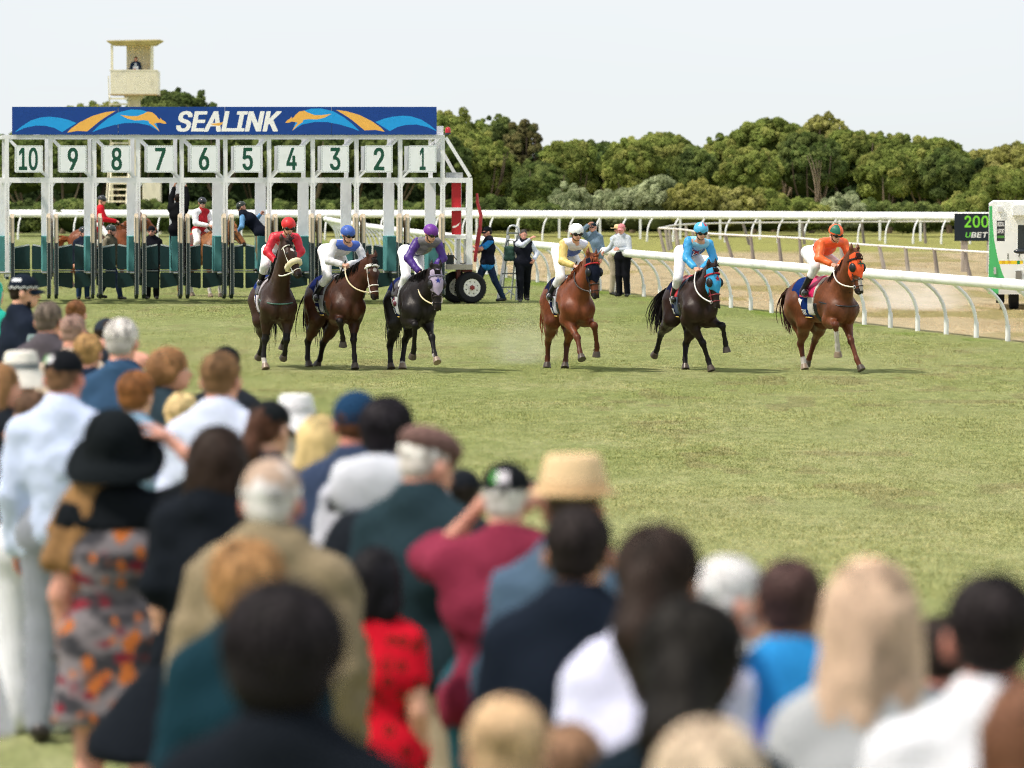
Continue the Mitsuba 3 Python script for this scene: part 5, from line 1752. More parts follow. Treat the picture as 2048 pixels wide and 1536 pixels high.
def jockey(name, label, fr, I, px, cap_col, top_col, sleeve_col, code=0, scode=0, regions=None, look=(.9, .1, -.35), cap2=None, hkey=None, rein_col='#3a2a20', whip=False, boot='#15161a', skin='fair', cap_code=0):
    """px: what the photograph shows of head, right and left shoulder, elbow and wrist, right knee and right foot."""
    R_ = lambda n, x: fr.read(*px[n], x)
    hd = R_('head', .50)
    g = {n: R_(n, x) for n, x in (('shR', .27), ('shL', .27), ('elR', .34), ('elL', .34), ('wrR', .52), ('wrL', .52), ('knR', .16), ('ftR', -.10))}
    mid = (g['shR'] + g['shL']) / 2
    for n in ('shR', 'shL'):
        g[n] = mid + (g[n] - mid) * .80 - V(0, 0, .02)
    hip = V(-.29, mid[1] * .35, 1.82)
    mirror_ = lambda q: q * V(1, -1, 1)
    J = rider_joints(fr, hd, g['shL'], g['shR'], g['elL'], g['elR'], g['wrL'], g['wrR'], hip + V(0, .10, 0), hip - V(0, .10, 0), mirror_(g['knR']), g['knR'], mirror_(g['ftR']), g['ftR'], look, k=.98)
    J['calf'] = fr.f
    key = thing(name, label, 'jockey', 'racehorses with their jockeys')
    figure(key, J, skin, hands=(1.1, 1.1))
    P = top(key, J, top_col, name='silks', infl=.013, code=code, mat='mat_silk', fold=.015, regions=(lambda m: regions(m, J)) if regions else None, sleeves=sleeve_col, h=.018)
    trousers(key, J, '#e6e7ea', infl=.012, name='breeches', upto=.35, h=.018)
    shoes(key, J, boot, name='boot', high=.78)
    h = wear(key, J, 'skull_cap', rough_up(dome(.112, .132, .112, .026, -16, 32), .0025, 40, 2), cap_col, 'mat_silk', code=cap_code)
    if cap2:
        for az in (0, 180):
            wear(key, J, 'cap_panel', patch(.113, .133, .113, .026, az + 0, az + 90, 0, 88, .004), cap2, 'mat_silk', parent=h)
    wear(key, J, 'cap_peak', visor(.05, .165, .010, .018), '#17191d' if cap_col != '#f0f1f2' else '#1a1c20', 'mat_silk', parent=h)
    glasses(key, J, '#0d0e11', wide=True)
    wear(key, J, 'chin_strap', tube([(-.082, -.01, -.01), (-.066, .025, -.085), (-.03, .05, -.125), (0, .055, -.128), (.03, .05, -.125), (.066, .025, -.085), (.082, -.01, -.01)], .006, 6), '#202226')
    if hkey:
        reins(hkey, I, (J['wrR'] + J['hdR'] * .06, J['wrL'] + J['hdL'] * .06), rein_col)
        for n, s in (('R', -1), ('L', 1)):
            st = np.array([fr.w((-.10, s * .26, 1.38)), J['ank' + n] + V(0, 0, -.02)])
            add('stirrup_leather', tube(st, .012, 5), '#26221f', 'mat_leather', hkey)
            o = J['ank' + n] - V(0, 0, .07) + fr.f * .07
            add('stirrup_iron', moved(trimesh.creation.torus(.062, .008, 18, 6), frame_of(o + V(0, 0, .035), fr.l, V(0, 0, 1), fr.f)), '#c8cbce', 'mat_metal', hkey)
    if whip:
        a = J['wrR'] + J['hdR'] * .07
        wk = thing('whip', f'thin dark whip held by the {whip}', 'whip')
        add('shaft', tube([a + V(0, 0, .08), a - fr.f * .22 + fr.l * -.12 - V(0, 0, .36), a - fr.f * .33 - fr.l * .17 - V(0, 0, .55)], [.011, .009, .006], 6), '#1a1a1c', 'mat_leather', wk)
    return key, J


def racer(i, hname, phi, D, chest, legs, poll, muz, tail=None, **k):
    s = spx(D)
    fr = Frame(chest - s * .65 * math.sin(math.radians(phi)), D, phi)
    LG = {}
    for n, l in legs.items():
        q = [fr.read(*p) for p in l]
        for p in q:
            p[2] = max(p[2], .035)
        LG[n] = q
    tl = fr.read(*tail) if tail else None
    key, I = horse(hname, k.pop('label'), fr, LG, fr.read(*poll), fr.read(*muz), k.pop('coat'), k.pop('points'), tail=tl, **k)
    return fr, key, I


def torso_bands(*bands, cols):
    """Faces of a top by how far up the spine they lie: bands are the limits between the colours."""
    def f(m, J):
        c = np.asarray(m.vertices)[m.faces].mean(1)
        L = np.linalg.norm((J['shL'] + J['shR']) / 2 - J['hp'])
        t = (c - J['hp']) @ J['spine'] / L
        return np.digitize(t, bands), cols
    return f


# 1: dark bay, sheepskin noseband, red cap
fr, hk, I = racer(1, 'racehorse', 10, 77.5, 562, dict(LF=[(573, 680, .62), (570, 704, .50), (567, 715, .42)], RF=[(530, 680, .45), (527, 713, .47), (531, 734, .55)], RH=[(527, 682, -.85), (520, 706, -1.0), (517, 714, -1.05)], LH=[(573, 668, -.8), (567, 685, -1.0), (565, 695, -1.02)]),
                  (572, 487, .98), (592, 534, 1.20), label='dark bay racehorse with a fleecy cream noseband, second leg of the field nearest the stalls', coat='#3f281d', points='#171211', width=.94, blaze='star', sock={'RF': .35}, mane='#15100e')
tack(hk, I, noseband='#e3d6b4', bridle='#e8e4dc', breast='#3f6258', pad='#b9b4bb', cloth='#12296a')
labels[hk]['label'] = 'dark bay racehorse with a fleecy cream noseband under the red capped jockey'
_, J = jockey('jockey', 'jockey in a red cap and red sleeves on the dark bay horse with noseband', fr, I, dict(head=(577, 452), shR=(543, 471), shL=(598, 473), elR=(534, 503), elL=(602, 503), wrR=(554, 526), wrL=(577, 528), knR=(530, 531), ftR=(521, 562)),
              '#d5282c', '#d9d8dc', '#cf2236', regions=torso_bands(.25, .78, cols=['#2b3038', '#cfcdd6', '#c8283a']), look=(.9, .12, -.30), hkey=hk, rein_col='#e0ddd6')

# 2: bay with a white bridle, blue cap
fr, hk, I = racer(2, 'racehorse', 22, 77.5, 702, dict(LF=[(707, 680, .62), (709, 714, .66), (710, 734, .72)], RF=[(680, 643, .85), (686, 678, .72), (686, 690, .70)], RH=[(616, 682, -.75), (615, 717, -.72), (618, 732, -.68)], LH=[(646, 687, -.75), (640, 718, -.85), (635, 730, -.90)]),
                  (743, 520, 1.0), (752, 600, 1.14), label='bay racehorse in a white bridle under the blue capped jockey', coat='#54301f', points='#1e1412', width=.88, mane='#15100e', blaze='star')
tack(hk, I, bridle='#ece8e0', browband='#f0eeea', pad='#8b8d96', cloth='#0f1c4c')
_, J = jockey('jockey', 'jockey in a mottled blue cap and pale grey silks on the bay horse', fr, I, dict(head=(696, 468), shR=(662, 484), shL=(722, 491), elR=(657, 521), elL=(729, 521), wrR=(684, 529), wrL=(698, 529), knR=(655, 553), ftR=(631, 592)),
              '#3a5cae', '#d3d4d8', '#d8d9dd', cap_code=7, regions=torso_bands(.42, .58, 1.02, cols=['#d6d7da', '#b08a3c', '#d2d3d8', '#3f5fb4']), look=(.9, .22, -.28), hkey=hk, rein_col='#d9c9a4', whip='blue capped jockey')

# 3: near-black horse in a lilac hood, purple cap
fr, hk, I = racer(3, 'racehorse', 14, 76.6, 842, dict(LF=[(864, 675, .80), (869, 708, .92), (874, 722, 1.0)], RF=[(830, 650, .80), (828, 698, .62), (825, 713, .55)], RH=[(780, 690, -.72), (781, 728, -.66), (782, 743, -.62)], LH=[(810, 680, -.78), (805, 722, -.72), (805, 740, -.68)]),
                  (872, 541, 1.02), (876, 624, 1.14), label='black racehorse in a lilac blinker hood with a blue star', coat='#1e1717', points='#131011', width=.82, sock={'LF': .30, 'LH': .2}, mane='#0f0d0e')
tack(hk, I, bridle='#2a2022', pad='#b9bcc2', cloth='#0f1c4c', hood='#a79bb4', cups='#141417', emblem=('star', '#27348c'), hood_line='#8e86a4')
_, J = jockey('jockey', 'jockey in a purple cap with purple sleeves and grey yoke on the black horse', fr, I, dict(head=(862, 466), shR=(829, 481), shL=(881, 483), elR=(816, 516), elL=(886, 516), wrR=(838, 543), wrL=(860, 545), knR=(812, 555), ftR=(791, 603)),
              '#6a2a90', '#5c5a60', '#42237c', regions=torso_bands(.50, cols=['#2a2452', '#66646a']), look=(.86, .38, -.36), hkey=hk, rein_col='#d8c8a0', boot='#5a2030', whip='purple capped jockey')

# 4: chestnut in a dark hood, white cap
fr, hk, I = racer(4, 'racehorse', 14, 77.0, 1157, dict(LF=[(1189, 652, .80), (1194, 694, .70), (1193, 710, .68)], RF=[(1155, 676, .82), (1160, 704, .95), (1163, 716, 1.02)], RH=[(1096, 683, -.85), (1095, 718, -.88), (1094, 733, -.86)], LH=[(1134, 687, -.70), (1131, 724, -.62), (1130, 740, -.58)]),
                  (1184, 517, 1.02), (1193, 598, 1.15), label='chestnut racehorse in a dark navy hood with a red and white browband', coat='#874a2e', points='#6b3a22', mane='#7c4226', width=.82)
tack(hk, I, bridle='#231d1c', pad='#b9bbc6', cloth='#0e1636', hood='#161c2a', cups='#11131a', hood_line='#c23a40')
_, J = jockey('jockey', 'jockey in a white cap with yellow sleeves and blue silks on the chestnut horse', fr, I, dict(head=(1153, 464), shR=(1122, 484), shL=(1177, 488), elR=(1125, 522), elL=(1182, 517), wrR=(1147, 531), wrL=(1163, 532), knR=(1121, 556), ftR=(1099, 590)),
              '#eeeff1', '#5668b4', '#dcc478', scode=7, code=0, regions=torso_bands(.38, .55, .92, cols=['#3d57a8', '#a59d92', '#4f63b4', '#d9d9e8']), look=(.93, .06, -.22), hkey=hk, rein_col='#2a2422', whip='white capped jockey')

# 5: dark horse in a sky blue hood, blue cap
fr, hk, I = racer(5, 'racehorse', 12.5, 76.8, 1399, dict(LF=[(1445, 652, .72), (1451, 686, .66), (1453, 701, .66)], RF=[(1406, 687, .50), (1417, 722, .48), (1422, 738, .52)], RH=[(1322, 667, -.95), (1314, 699, -1.15), (1309, 710, -1.22)], LH=[(1372, 687, -.65), (1370, 720, -.55), (1371, 735, -.50)]),
                  (1424, 538, 1.0), (1436, 620, 1.13), tail=(1312, 655, -1.15), label='dark brown racehorse in a sky blue hood with a small red star', coat='#32211c', points='#171213', width=.84, mane='#141011')
tack(hk, I, bridle='#8a2f38', pad='#4a5566', stripe='#b22a34', cloth='#0e1636', hood='#3f9ed0', cups='#121418', emblem=('star', '#a02a3c'), hood_line='#a8323e')
_, J = jockey('jockey', 'jockey in a sky blue cap and blue and white striped silks', fr, I, dict(head=(1402, 462), shR=(1373, 479), shL=(1423, 486), elR=(1373, 517), elL=(1427, 516), wrR=(1389, 535), wrL=(1405, 537), knR=(1356, 557), ftR=(1347, 595)),
              '#4aaad8', '#2a68b0', '#3aa0dc', scode=9, regions=torso_bands(.88, cols=['#2a5ea8', '#8cc8e8']), look=(.92, .08, -.26), hkey=hk, rein_col='#d8d4d0')
pts = [((.10 if q % 2 == 0 else .042) * math.sin(q * math.pi / 5), (.10 if q % 2 == 0 else .042) * math.cos(q * math.pi / 5)) for q in range(10)]
for sc_, col, off in ((1.0, '#d8e4ee', .0), (.72, '#b0303c', .006)):
    fx = unit(fr.f + V(0, 0, -.55))
    lat = unit(np.cross(V(0, 0, 1), fx)) * 1.0
    add('star_emblem', moved(prism(Polygon(np.array(pts) * sc_), .006), frame_of(J['ch'] + fx * (.150 + off), lat, np.cross(fx, lat), fx)), col, 'mat_print', _, smooth=False)
for az in (-35, 35):
    wear(_, J, 'cap_panel', patch(.113, .133, .113, .026, az - 16, az + 16, 40, 86, .004), '#c03040' if az < 0 else '#e4eaf0', 'mat_silk')
for n in 'LR':
    pass

# 6: bright chestnut in an orange hood, orange silks
fr, hk, I = racer(6, 'racehorse', 27, 76.8, 1684, dict(LF=[(1702, 682, .80), (1714, 720, .95), (1722, 737, 1.02)], RF=[(1671, 650, .80), (1675, 694, .72), (1676, 710, .70)], RH=[(1601, 687, -.75), (1607, 723, -.70), (1609, 738, -.66)], LH=[(1630, 680, -.85), (1618, 718, -1.02), (1614, 727, -1.05)]),
                  (1709, 508, 1.02), (1722, 588, 1.16), tail=(1582, 655, -1.12), label='red chestnut racehorse in an orange hood with a white blaze', coat='#7a4629', points='#6b3a24', width=.84, blaze='blaze', sock={'RF': .80, 'RH': .45}, mane='#3a211a')
tack(hk, I, bridle='#2a1e1a', breast='#26242a', pad='#c9c5bf', stripe='#c8285e', cloth='#0f2a66', hood='#f0623a', cups='#16161a', emblem=('cross', '#1f4a36'), hood_line='#3a2a28')
_, J = jockey('jockey', 'jockey in bright orange silks and an orange and green quartered cap', fr, I, dict(head=(1672, 466), shR=(1638, 484), shL=(1692, 482), elR=(1637, 516), elL=(1698, 512), wrR=(1662, 528), wrL=(1679, 530), knR=(1631, 533), ftR=(1606, 582)),
              '#f06a3c', '#ee6030', '#f06a34', cap2='#1f6a54', regions=torso_bands(.30, cols=['#2a2624', '#ee5e30']), look=(.9, .02, -.36), hkey=hk, rein_col='#ded8cc')


# ------------------------------------------------------------------ behind the gate: two mounted attendants
def standing_legs(j=0.0):
    return dict(LF=[V(.48, .16, .50), V(.49, .16, .17), V(.54, .16, .035)], RF=[V(.46 + j, -.16, .50), V(.44 + j, -.16, .17), V(.49 + j, -.16, .035)],
                LH=[V(-.76, .15, .56), V(-.70, .15, .17), V(-.66, .15, .035)], RH=[V(-.70 - j, -.15, .55), V(-.72 - j, -.15, .17), V(-.67 - j, -.15, .035)])


def mounted(px, D, phi, hlabel, coat, poll, muz, rlabel, coat_col, vest=None, cap='#23272c', look=(1, 0, -.1), sock=None, arms=.35):
    fr = Frame(px, D, phi)
    hk, I = horse('riding_horse', hlabel, fr, standing_legs(.08), V(*poll), V(*muz), coat, coat, dz=-.05, group=None, sock=sock, mane=coat, cat_='horse', fine=1.2)
    add('bridle', I['wm'](cat([tube([I['P'] + I['a'] * .08 + I['hr'] * s * .094, I['P'] + I['a'] * .3 + I['hr'] * s * .084 - I['d'] * .03, I['P'] + I['a'] * .49 + I['hr'] * s * .064 - I['d'] * .045], .010, 6) for s in (-1, 1)])), '#241a16', 'mat_leather', hk)
    X = [lambda q: -.40 - q[..., 0], lambda q: q[..., 0] - .12, lambda q: 1.08 - q[..., 2]]
    add('saddle_blanket', I['wm'](blob([inflate(p, .018) for p in I['trunk']], .02, cut=X)), '#c22a34' if vest else '#e8e4de', 'mat_cloth', hk, smooth=40)
    X = [lambda q: -.30 - q[..., 0], lambda q: q[..., 0] - .10, lambda q: 1.25 - q[..., 2]]
    add('saddle', I['wm'](blob([inflate(p, .034) for p in I['trunk']], .02, cut=X)), '#4a2e1e', 'mat_leather', hk, smooth=40)
    z = 1.55
    J = rider_joints(fr, V(.0, 0, z + .73), V(-.05, .19, z + .48), V(-.05, -.19, z + .48), V(.06, .24, z + .23), V(.06, -.24, z + .23), V(arms, .07, z + .18), V(arms, -.07, z + .18), V(-.12, .09, z + .05), V(-.12, -.09, z + .05),
                     V(.22, .30, z - .22), V(.22, -.30, z - .22), V(.05, .30, z - .60), V(.05, -.30, z - .60), look)
    J['calf'] = fr.f
    rk = thing('mounted_attendant', rlabel, 'rider')
    figure(rk, J, 'fair', hands=(1.1, 1.1), fine=1.15)
    top(rk, J, coat_col, name='coat', infl=.022, hem=.10 if not vest else .0)
    if vest:
        P = [inflate(p, .030) for p in body_prims(J)[:-2]]
        add('vest', blob(P, .022), vest, 'mat_cloth', rk)
    trousers(rk, J, '#e9e8e6', name='breeches', upto=.3)
    shoes(rk, J, '#1a1718', name='boot', high=.8)
    hat(rk, J, 'helmet', cap)
    reins(hk, I, (J['wrR'], J['wrL']), '#2a1e18')
    return hk, rk


mounted(205, 131, 90, 'chestnut riding horse standing side-on behind stalls eight and nine', '#8a4c2c', (1.02, 0, 1.86), (1.38, -.03, 1.52), 'mounted clerk in a scarlet coat and black helmet behind stall eight', '#c4202e', look=(.9, -.35, -.15))
mounted(405, 121.0, 38, 'light chestnut riding horse with white lower legs behind stall six', '#a4693e', (.98, .18, 1.72), (1.28, .30, 1.36), 'mounted attendant in white sleeves and a red vest behind stall six', '#e9e9ec', vest='#b02a34', look=(.9, -.2, -.25), sock={'RF': .7, 'LF': .7, 'LH': .8})


# ------------------------------------------------------------------ gate crew, and the men along the rail
def place(px, foot, **k):
    """Ground point whose foot shows at (px, foot)."""
    D = F * CH / (foot - HZ)
    p = at(px, foot, D)
    return V(p[0], p[1], float(ground_z(p[0], p[1])))


def person(label, J, skin, top_, bottom, hair_=None, hat_=None, vest=None, shades=False, shoe='#1c1a1a', group=None, fine=1.1, hands=(.6, .6), cat_='person'):
    key = thing('person', label, cat_, group)
    figure(key, J, skin, hands=hands, fine=fine)
    if top_: top(key, J, **top_)
    if vest: add('vest', rough_up(blob([inflate(p, .030) for p in body_prims(J)[:-2]] + [rc(J['hipL'], J['hipR'], .13 * J['k'], .13 * J['k'], .05)], .022), .005, 10, 2), vest, 'mat_cloth', key)
    if bottom: trousers(key, J, **bottom)
    shoes(key, J, shoe)
    if hair_: hair(key, J, **hair_)
    if hat_: hat(key, J, **hat_)
    if shades: glasses(key, J)
    return key


def at_d(px, D):
    x = (px - 1024) / spx(D)
    return V(x, D, float(ground_z(x, D)))


def crew():
    rail = 'gate attendants'
    # behind the rear doors
    person('attendant in a black helmet and jeans behind the doors of stall nine', stand(at_d(166, 118.9), 165, 1.74, armL=(-.12, .25, 1.0), turn=-20), 'pink', dict(col='#232a3a', sleeve='long'), dict(col='#2f4668'), None, dict(kind='helmet', col='#2a3036'), group=rail)
    person('attendant in a helmet and olive vest walking behind the doors of stall eight', stand(at_d(222, 118.9), 120, 1.78, stride=.9, turn=-15), 'pink', dict(col='#8b8470', sleeve='short'), dict(col='#27344c'), None, dict(kind='helmet', col='#2a3836'), vest='#4d4a3e', group=rail)
    person('attendant in black with a beanie and dark glasses behind stall seven', stand(at_d(304, 118.9), 178, 1.76, turn=8), 'pink', dict(col='#16181f', name='jacket', infl=.025), dict(col='#14161c', infl=.024), None, dict(kind='beanie', col='#17191f'), shades=True, group=rail)
    # standing up on the stall frames
    p = V((357 - 1024) / spx(117.0), 117.0, .74)
    J = stand(p, 10, 1.80, armL=(-.13, .25, 2.03), armR=(.13, .22, 1.95), nod=-10)
    person('man all in black reaching up to the beam between stalls six and seven', J, 'tan', dict(col='#121318', name='jumper', infl=.024), dict(col='#12141a', infl=.03), dict(style='short', col='#241c18'), None, group=rail)
    p = V((522 - 1024) / spx(117.2), 117.2, .70)
    J = stand(p, -82, 1.72, armL=(-.08, .52, .98), armR=(.24, .05, 1.36), lean=.95, nod=30, turn=-10)
    person('attendant in a navy vest and blue sleeves leaning out over stall five', J, 'pink', dict(col='#6fa3d4', sleeve='long'), dict(col='#8a7d62', infl=.026), None, dict(kind='helmet', col='#2b3430'), vest='#151a26', group=rail)
    # at the end of the gate
    D = F * CH / (604 - HZ)
    p = place(975, 604)
    J = stand(p, -108, 1.78, armR=(.06, .36, 1.16), armL=(-.02, .40, 1.30), stride=.8, nod=5)
    person('attendant in a bright blue polo shirt and dark vest gripping the red bar', J, 'pink', dict(col='#2f86d0', sleeve='short', hem=.08), dict(col='#25344e'), dict(style='short', col='#3a3430'), dict(kind='cap', col='#161a20'), vest='#191d2a', group=rail)
    bk = thing('lifting_bar', 'bent red steel bar held upright beside the wheels of the gate', 'bar')
    q = lambda px, py, dy=0: at(px, py, D - .35 + dy)
    add('shaft', tube([q(950, 524), q(951, 512), q(960, 455), q(962, 430), q(955, 405), q(954, 387)], [.035, .04, .042, .042, .038, .028], 8), '#b4343a', 'mat_paint', bk)
    add('sleeve', tube([q(954, 492), q(960, 455)], .052, 8), '#a82c34', 'mat_paint', bk)
    p = place(1047, 603)
    J = stand(p, 175, 1.72, armR=(-.13, .34, 1.50), armL=(-.24, .15, 1.0), stride=.7, nod=10)
    person('attendant in a dark vest and pale sleeves half hidden behind the stepladder', J, 'pink', dict(col='#ccd4e6', sleeve='long'), dict(col='#15171e', infl=.026), dict(style='short', col='#4a4642'), None, vest='#171a24', group=rail)
    # stepladder
    lk = thing('stepladder', 'aluminium stepladder with a green tool bag near the gate wheels', 'ladder')
    Dl = F * CH / (602 - HZ) - .25
    L = lambda px, py, dy=0.0: at(px, py, Dl + dy)
    for a, b in (((1033.5, 600), (1037, 470)), ((996, 600), (1016, 470))):
        add('front_stile', bar(L(*a), L(*b), .055, .075), '#c9cdd2', 'mat_paint', lk, smooth=False)
    for a, b in (((1022, 598), (1034, 472)), ((1003, 598), (1018, 472))):
        add('rear_stile', bar(L(*a, .8), L(*b, .12), .035, .04), '#b9bdc2', 'mat_paint', lk, smooth=False)
    for py in (575, 547, 519, 494):
        t = (600 - py) / 130
        x0, x1 = 996 + 20 * t, 1033.5 + 3.5 * t
        add('step', bar(L(x0, py), L(x1, py), .09, .03), '#6e7274', 'mat_metal', lk, smooth=False)
    add('platform', bar(L(1016, 466.5), L(1037, 466.5), .22, .04), '#8d9294', 'mat_metal', lk, smooth=False)
    arch = [L(1015, 470), L(1016, 460), L(1019.5, 453.5), L(1026, 451), L(1033, 453.5), L(1037, 460), L(1037.5, 470)]
    add('hand_loop', tube(spline(arch, 22), .024, 8), '#d4d8dc', 'mat_metal', lk)
    for a, b in (((1010, 590), (1024, 579)), ((1028, 590), (1014, 579))):
        add('brace', bar(L(*a, .05), L(*b, .3), .02, .02), '#b4b8bc', 'mat_metal', lk, smooth=False)
    tb = thing('tool_bag', 'dark green canvas bag hung on the side of the stepladder', 'bag')
    c = L(1019, 507, -.10)
    bm = rough_up(blob([el(c, (.125, .07, .165), k=.03), rc(c + V(-.08, 0, -.12), c + V(.08, 0, -.12), .06, .06, .04), rc(c + V(-.08, 0, .12), c + V(.08, 0, .12), .05, .05, .04)], .014), .006, 14, 1)
    add('body', bm, '#3f5a52', 'mat_cloth', tb)
    add('strap', tube([c + V(-.1, 0, .13), c + V(-.05, .04, .3), c + V(.09, .05, .3), c + V(.11, 0, .13)], .014, 6), '#2c3a36', 'mat_cloth', tb)
    # racegoers on the far side of the rail
    def at_rail(px, D, z=0):
        return V((px - 1024) / spx(D), D, float(ground_z((px - 1024) / spx(D), D)))
    J = stand(at_rail(1186, 124.5), 200, 1.80, armR=(.06, .20, 1.66), armL='down', turn=10)
    person('man in a grey blue jacket shading his eyes under a dark cap', J, 'pink', dict(col='#6e8496', name='jacket', infl=.024), dict(col='#8a8272'), dict(style='short', col='#4a4038'), dict(kind='cap', col='#1c2c36'), group='men leaning on the rail')
    J = stand(at_rail(1231, 123.2), 140, 1.76, armR=(.05, .38, 1.08), armL=(-.18, .36, 1.08), lean=.25, turn=25)
    person('man in a pale blue shirt and straw hat behind the pink capped man', J, 'pink', dict(col='#b4c4d6', code=0), dict(col='#a79d8a'), dict(style='short', col='#6a6058'), dict(kind='straw', col='#e4cba0', col2='#c09a68'), group='men leaning on the rail')
    J = stand(at_rail(1246, 121.6), 205, 1.80, armR=(.38, .26, 1.05), armL=(-.04, .30, 1.12), lean=.20, nod=6, turn=-5)
    person('man in a grey shirt, black trousers and a faded pink cap leaning on the rail', J, 'pink', dict(col='#bcc4cc'), dict(col='#14151b', infl=.026), dict(style='short', col='#8a8078'), dict(kind='cap', col='#d98a8e'), group='men leaning on the rail')
    # judge up in the tower
    D, ox, z0 = TOWER
    J = stand(V((272 - 1024) / spx(D) + .05, D - .35, z0 + .03), 182, 1.78, armL=(-.06, .30, 1.12), armR=(.08, .30, 1.12), nod=12)
    jk = person('man in a dark suit reading a white paper on the judges tower', J, 'pink', dict(col='#27344a', name='jacket', infl=.024), dict(col='#27344a'), dict(style='short', col='#3a2c24'), None)
    add('shirt_front', moved(box(-.05, .05, -.10, .10, 0, .012), frame_of(J['ch'] + V(0, -.150, .08), V(1, 0, 0), V(0, 0, 1), V(0, -1, 0))), '#dfe4ee', 'mat_cloth', jk, smooth=False)
    pk = thing('paper', 'white sheet of paper in the hands of the man on the tower', 'paper')
    add('sheet', moved(box(-.13, .13, -.10, .10, 0, .004), frame_of(J['ch'] + V(.02, -.33, -.06), V(1, 0, 0), unit(V(0, .45, .9)), unit(V(0, -.9, .45)))), '#eceef0', 'mat_print', pk, smooth=False)


crew()


# ================================================================== THE CROWD ON THE BANK
CROWD = []


def spot(px, top, H):
    """Where someone H tall stands on the bank whose top shows at (px, top)."""
    z = .5
    for _ in range(3):
        D = F * (CH - z - H) / (top - HZ)
        x = (px - 1024) * D / F
        z = float(ground_z(x, D))
    return V(x, D, z)


def goer(label, px, top_, H, ang=12, hair_=None, hat_=None, shirt=None, legs=None, skin='fair', armL='down', armR='down', turn=0, nod=0, lean=0.0, female=False, build=1.0, up=0.0, skirt=None, shades=False, shoe='#2a2420', fine=1.1, hands=(.5, .5), group='spectators on the bank', roll=0.0):
    p = spot(px, top_, H + up)
    J = stand(p, ang, H, armL, armR, lean, turn, nod, 0.0, female, build, roll)
    key = thing('person', label, 'person', group)
    figure(key, J, skin, hands=hands, fine=fine)
    if shirt: top(key, J, **shirt)
    if legs: trousers(key, J, **legs)
    if skirt: dress(key, J, **skirt)
    shoes(key, J, shoe)
    if hair_:
        hair(key, J, **hair_)
        locks(key, J, hair_['style'] if hair_['style'] in ('long', 'curly') else 'short', hair_['col'], 150 if hat_ else 330 if hair_['style'] == 'long' else 280, hair_.get('vol', 0), hair_.get('length', .3), hair_.get('wind', 0), len(CROWD) + 1, bool(hat_))
    if hat_: hat(key, J, **hat_)
    if shades: glasses(key, J)
    CROWD.append((label, J['hp']))
    return key, J


S = lambda col, **k: dict(col=col, **k)
DK = S('#23262e', infl=.022)
BG = S('#a89c86', infl=.022)
HS = lambda col, **k: dict(style='short', col=col, **k)


def two_tone(m):
    z = np.asarray(m.vertices)[m.faces].mean(1)[:, 2]
    return (z < z.max() - .20).astype(int), ['#2a86c8', '#7c90dc']


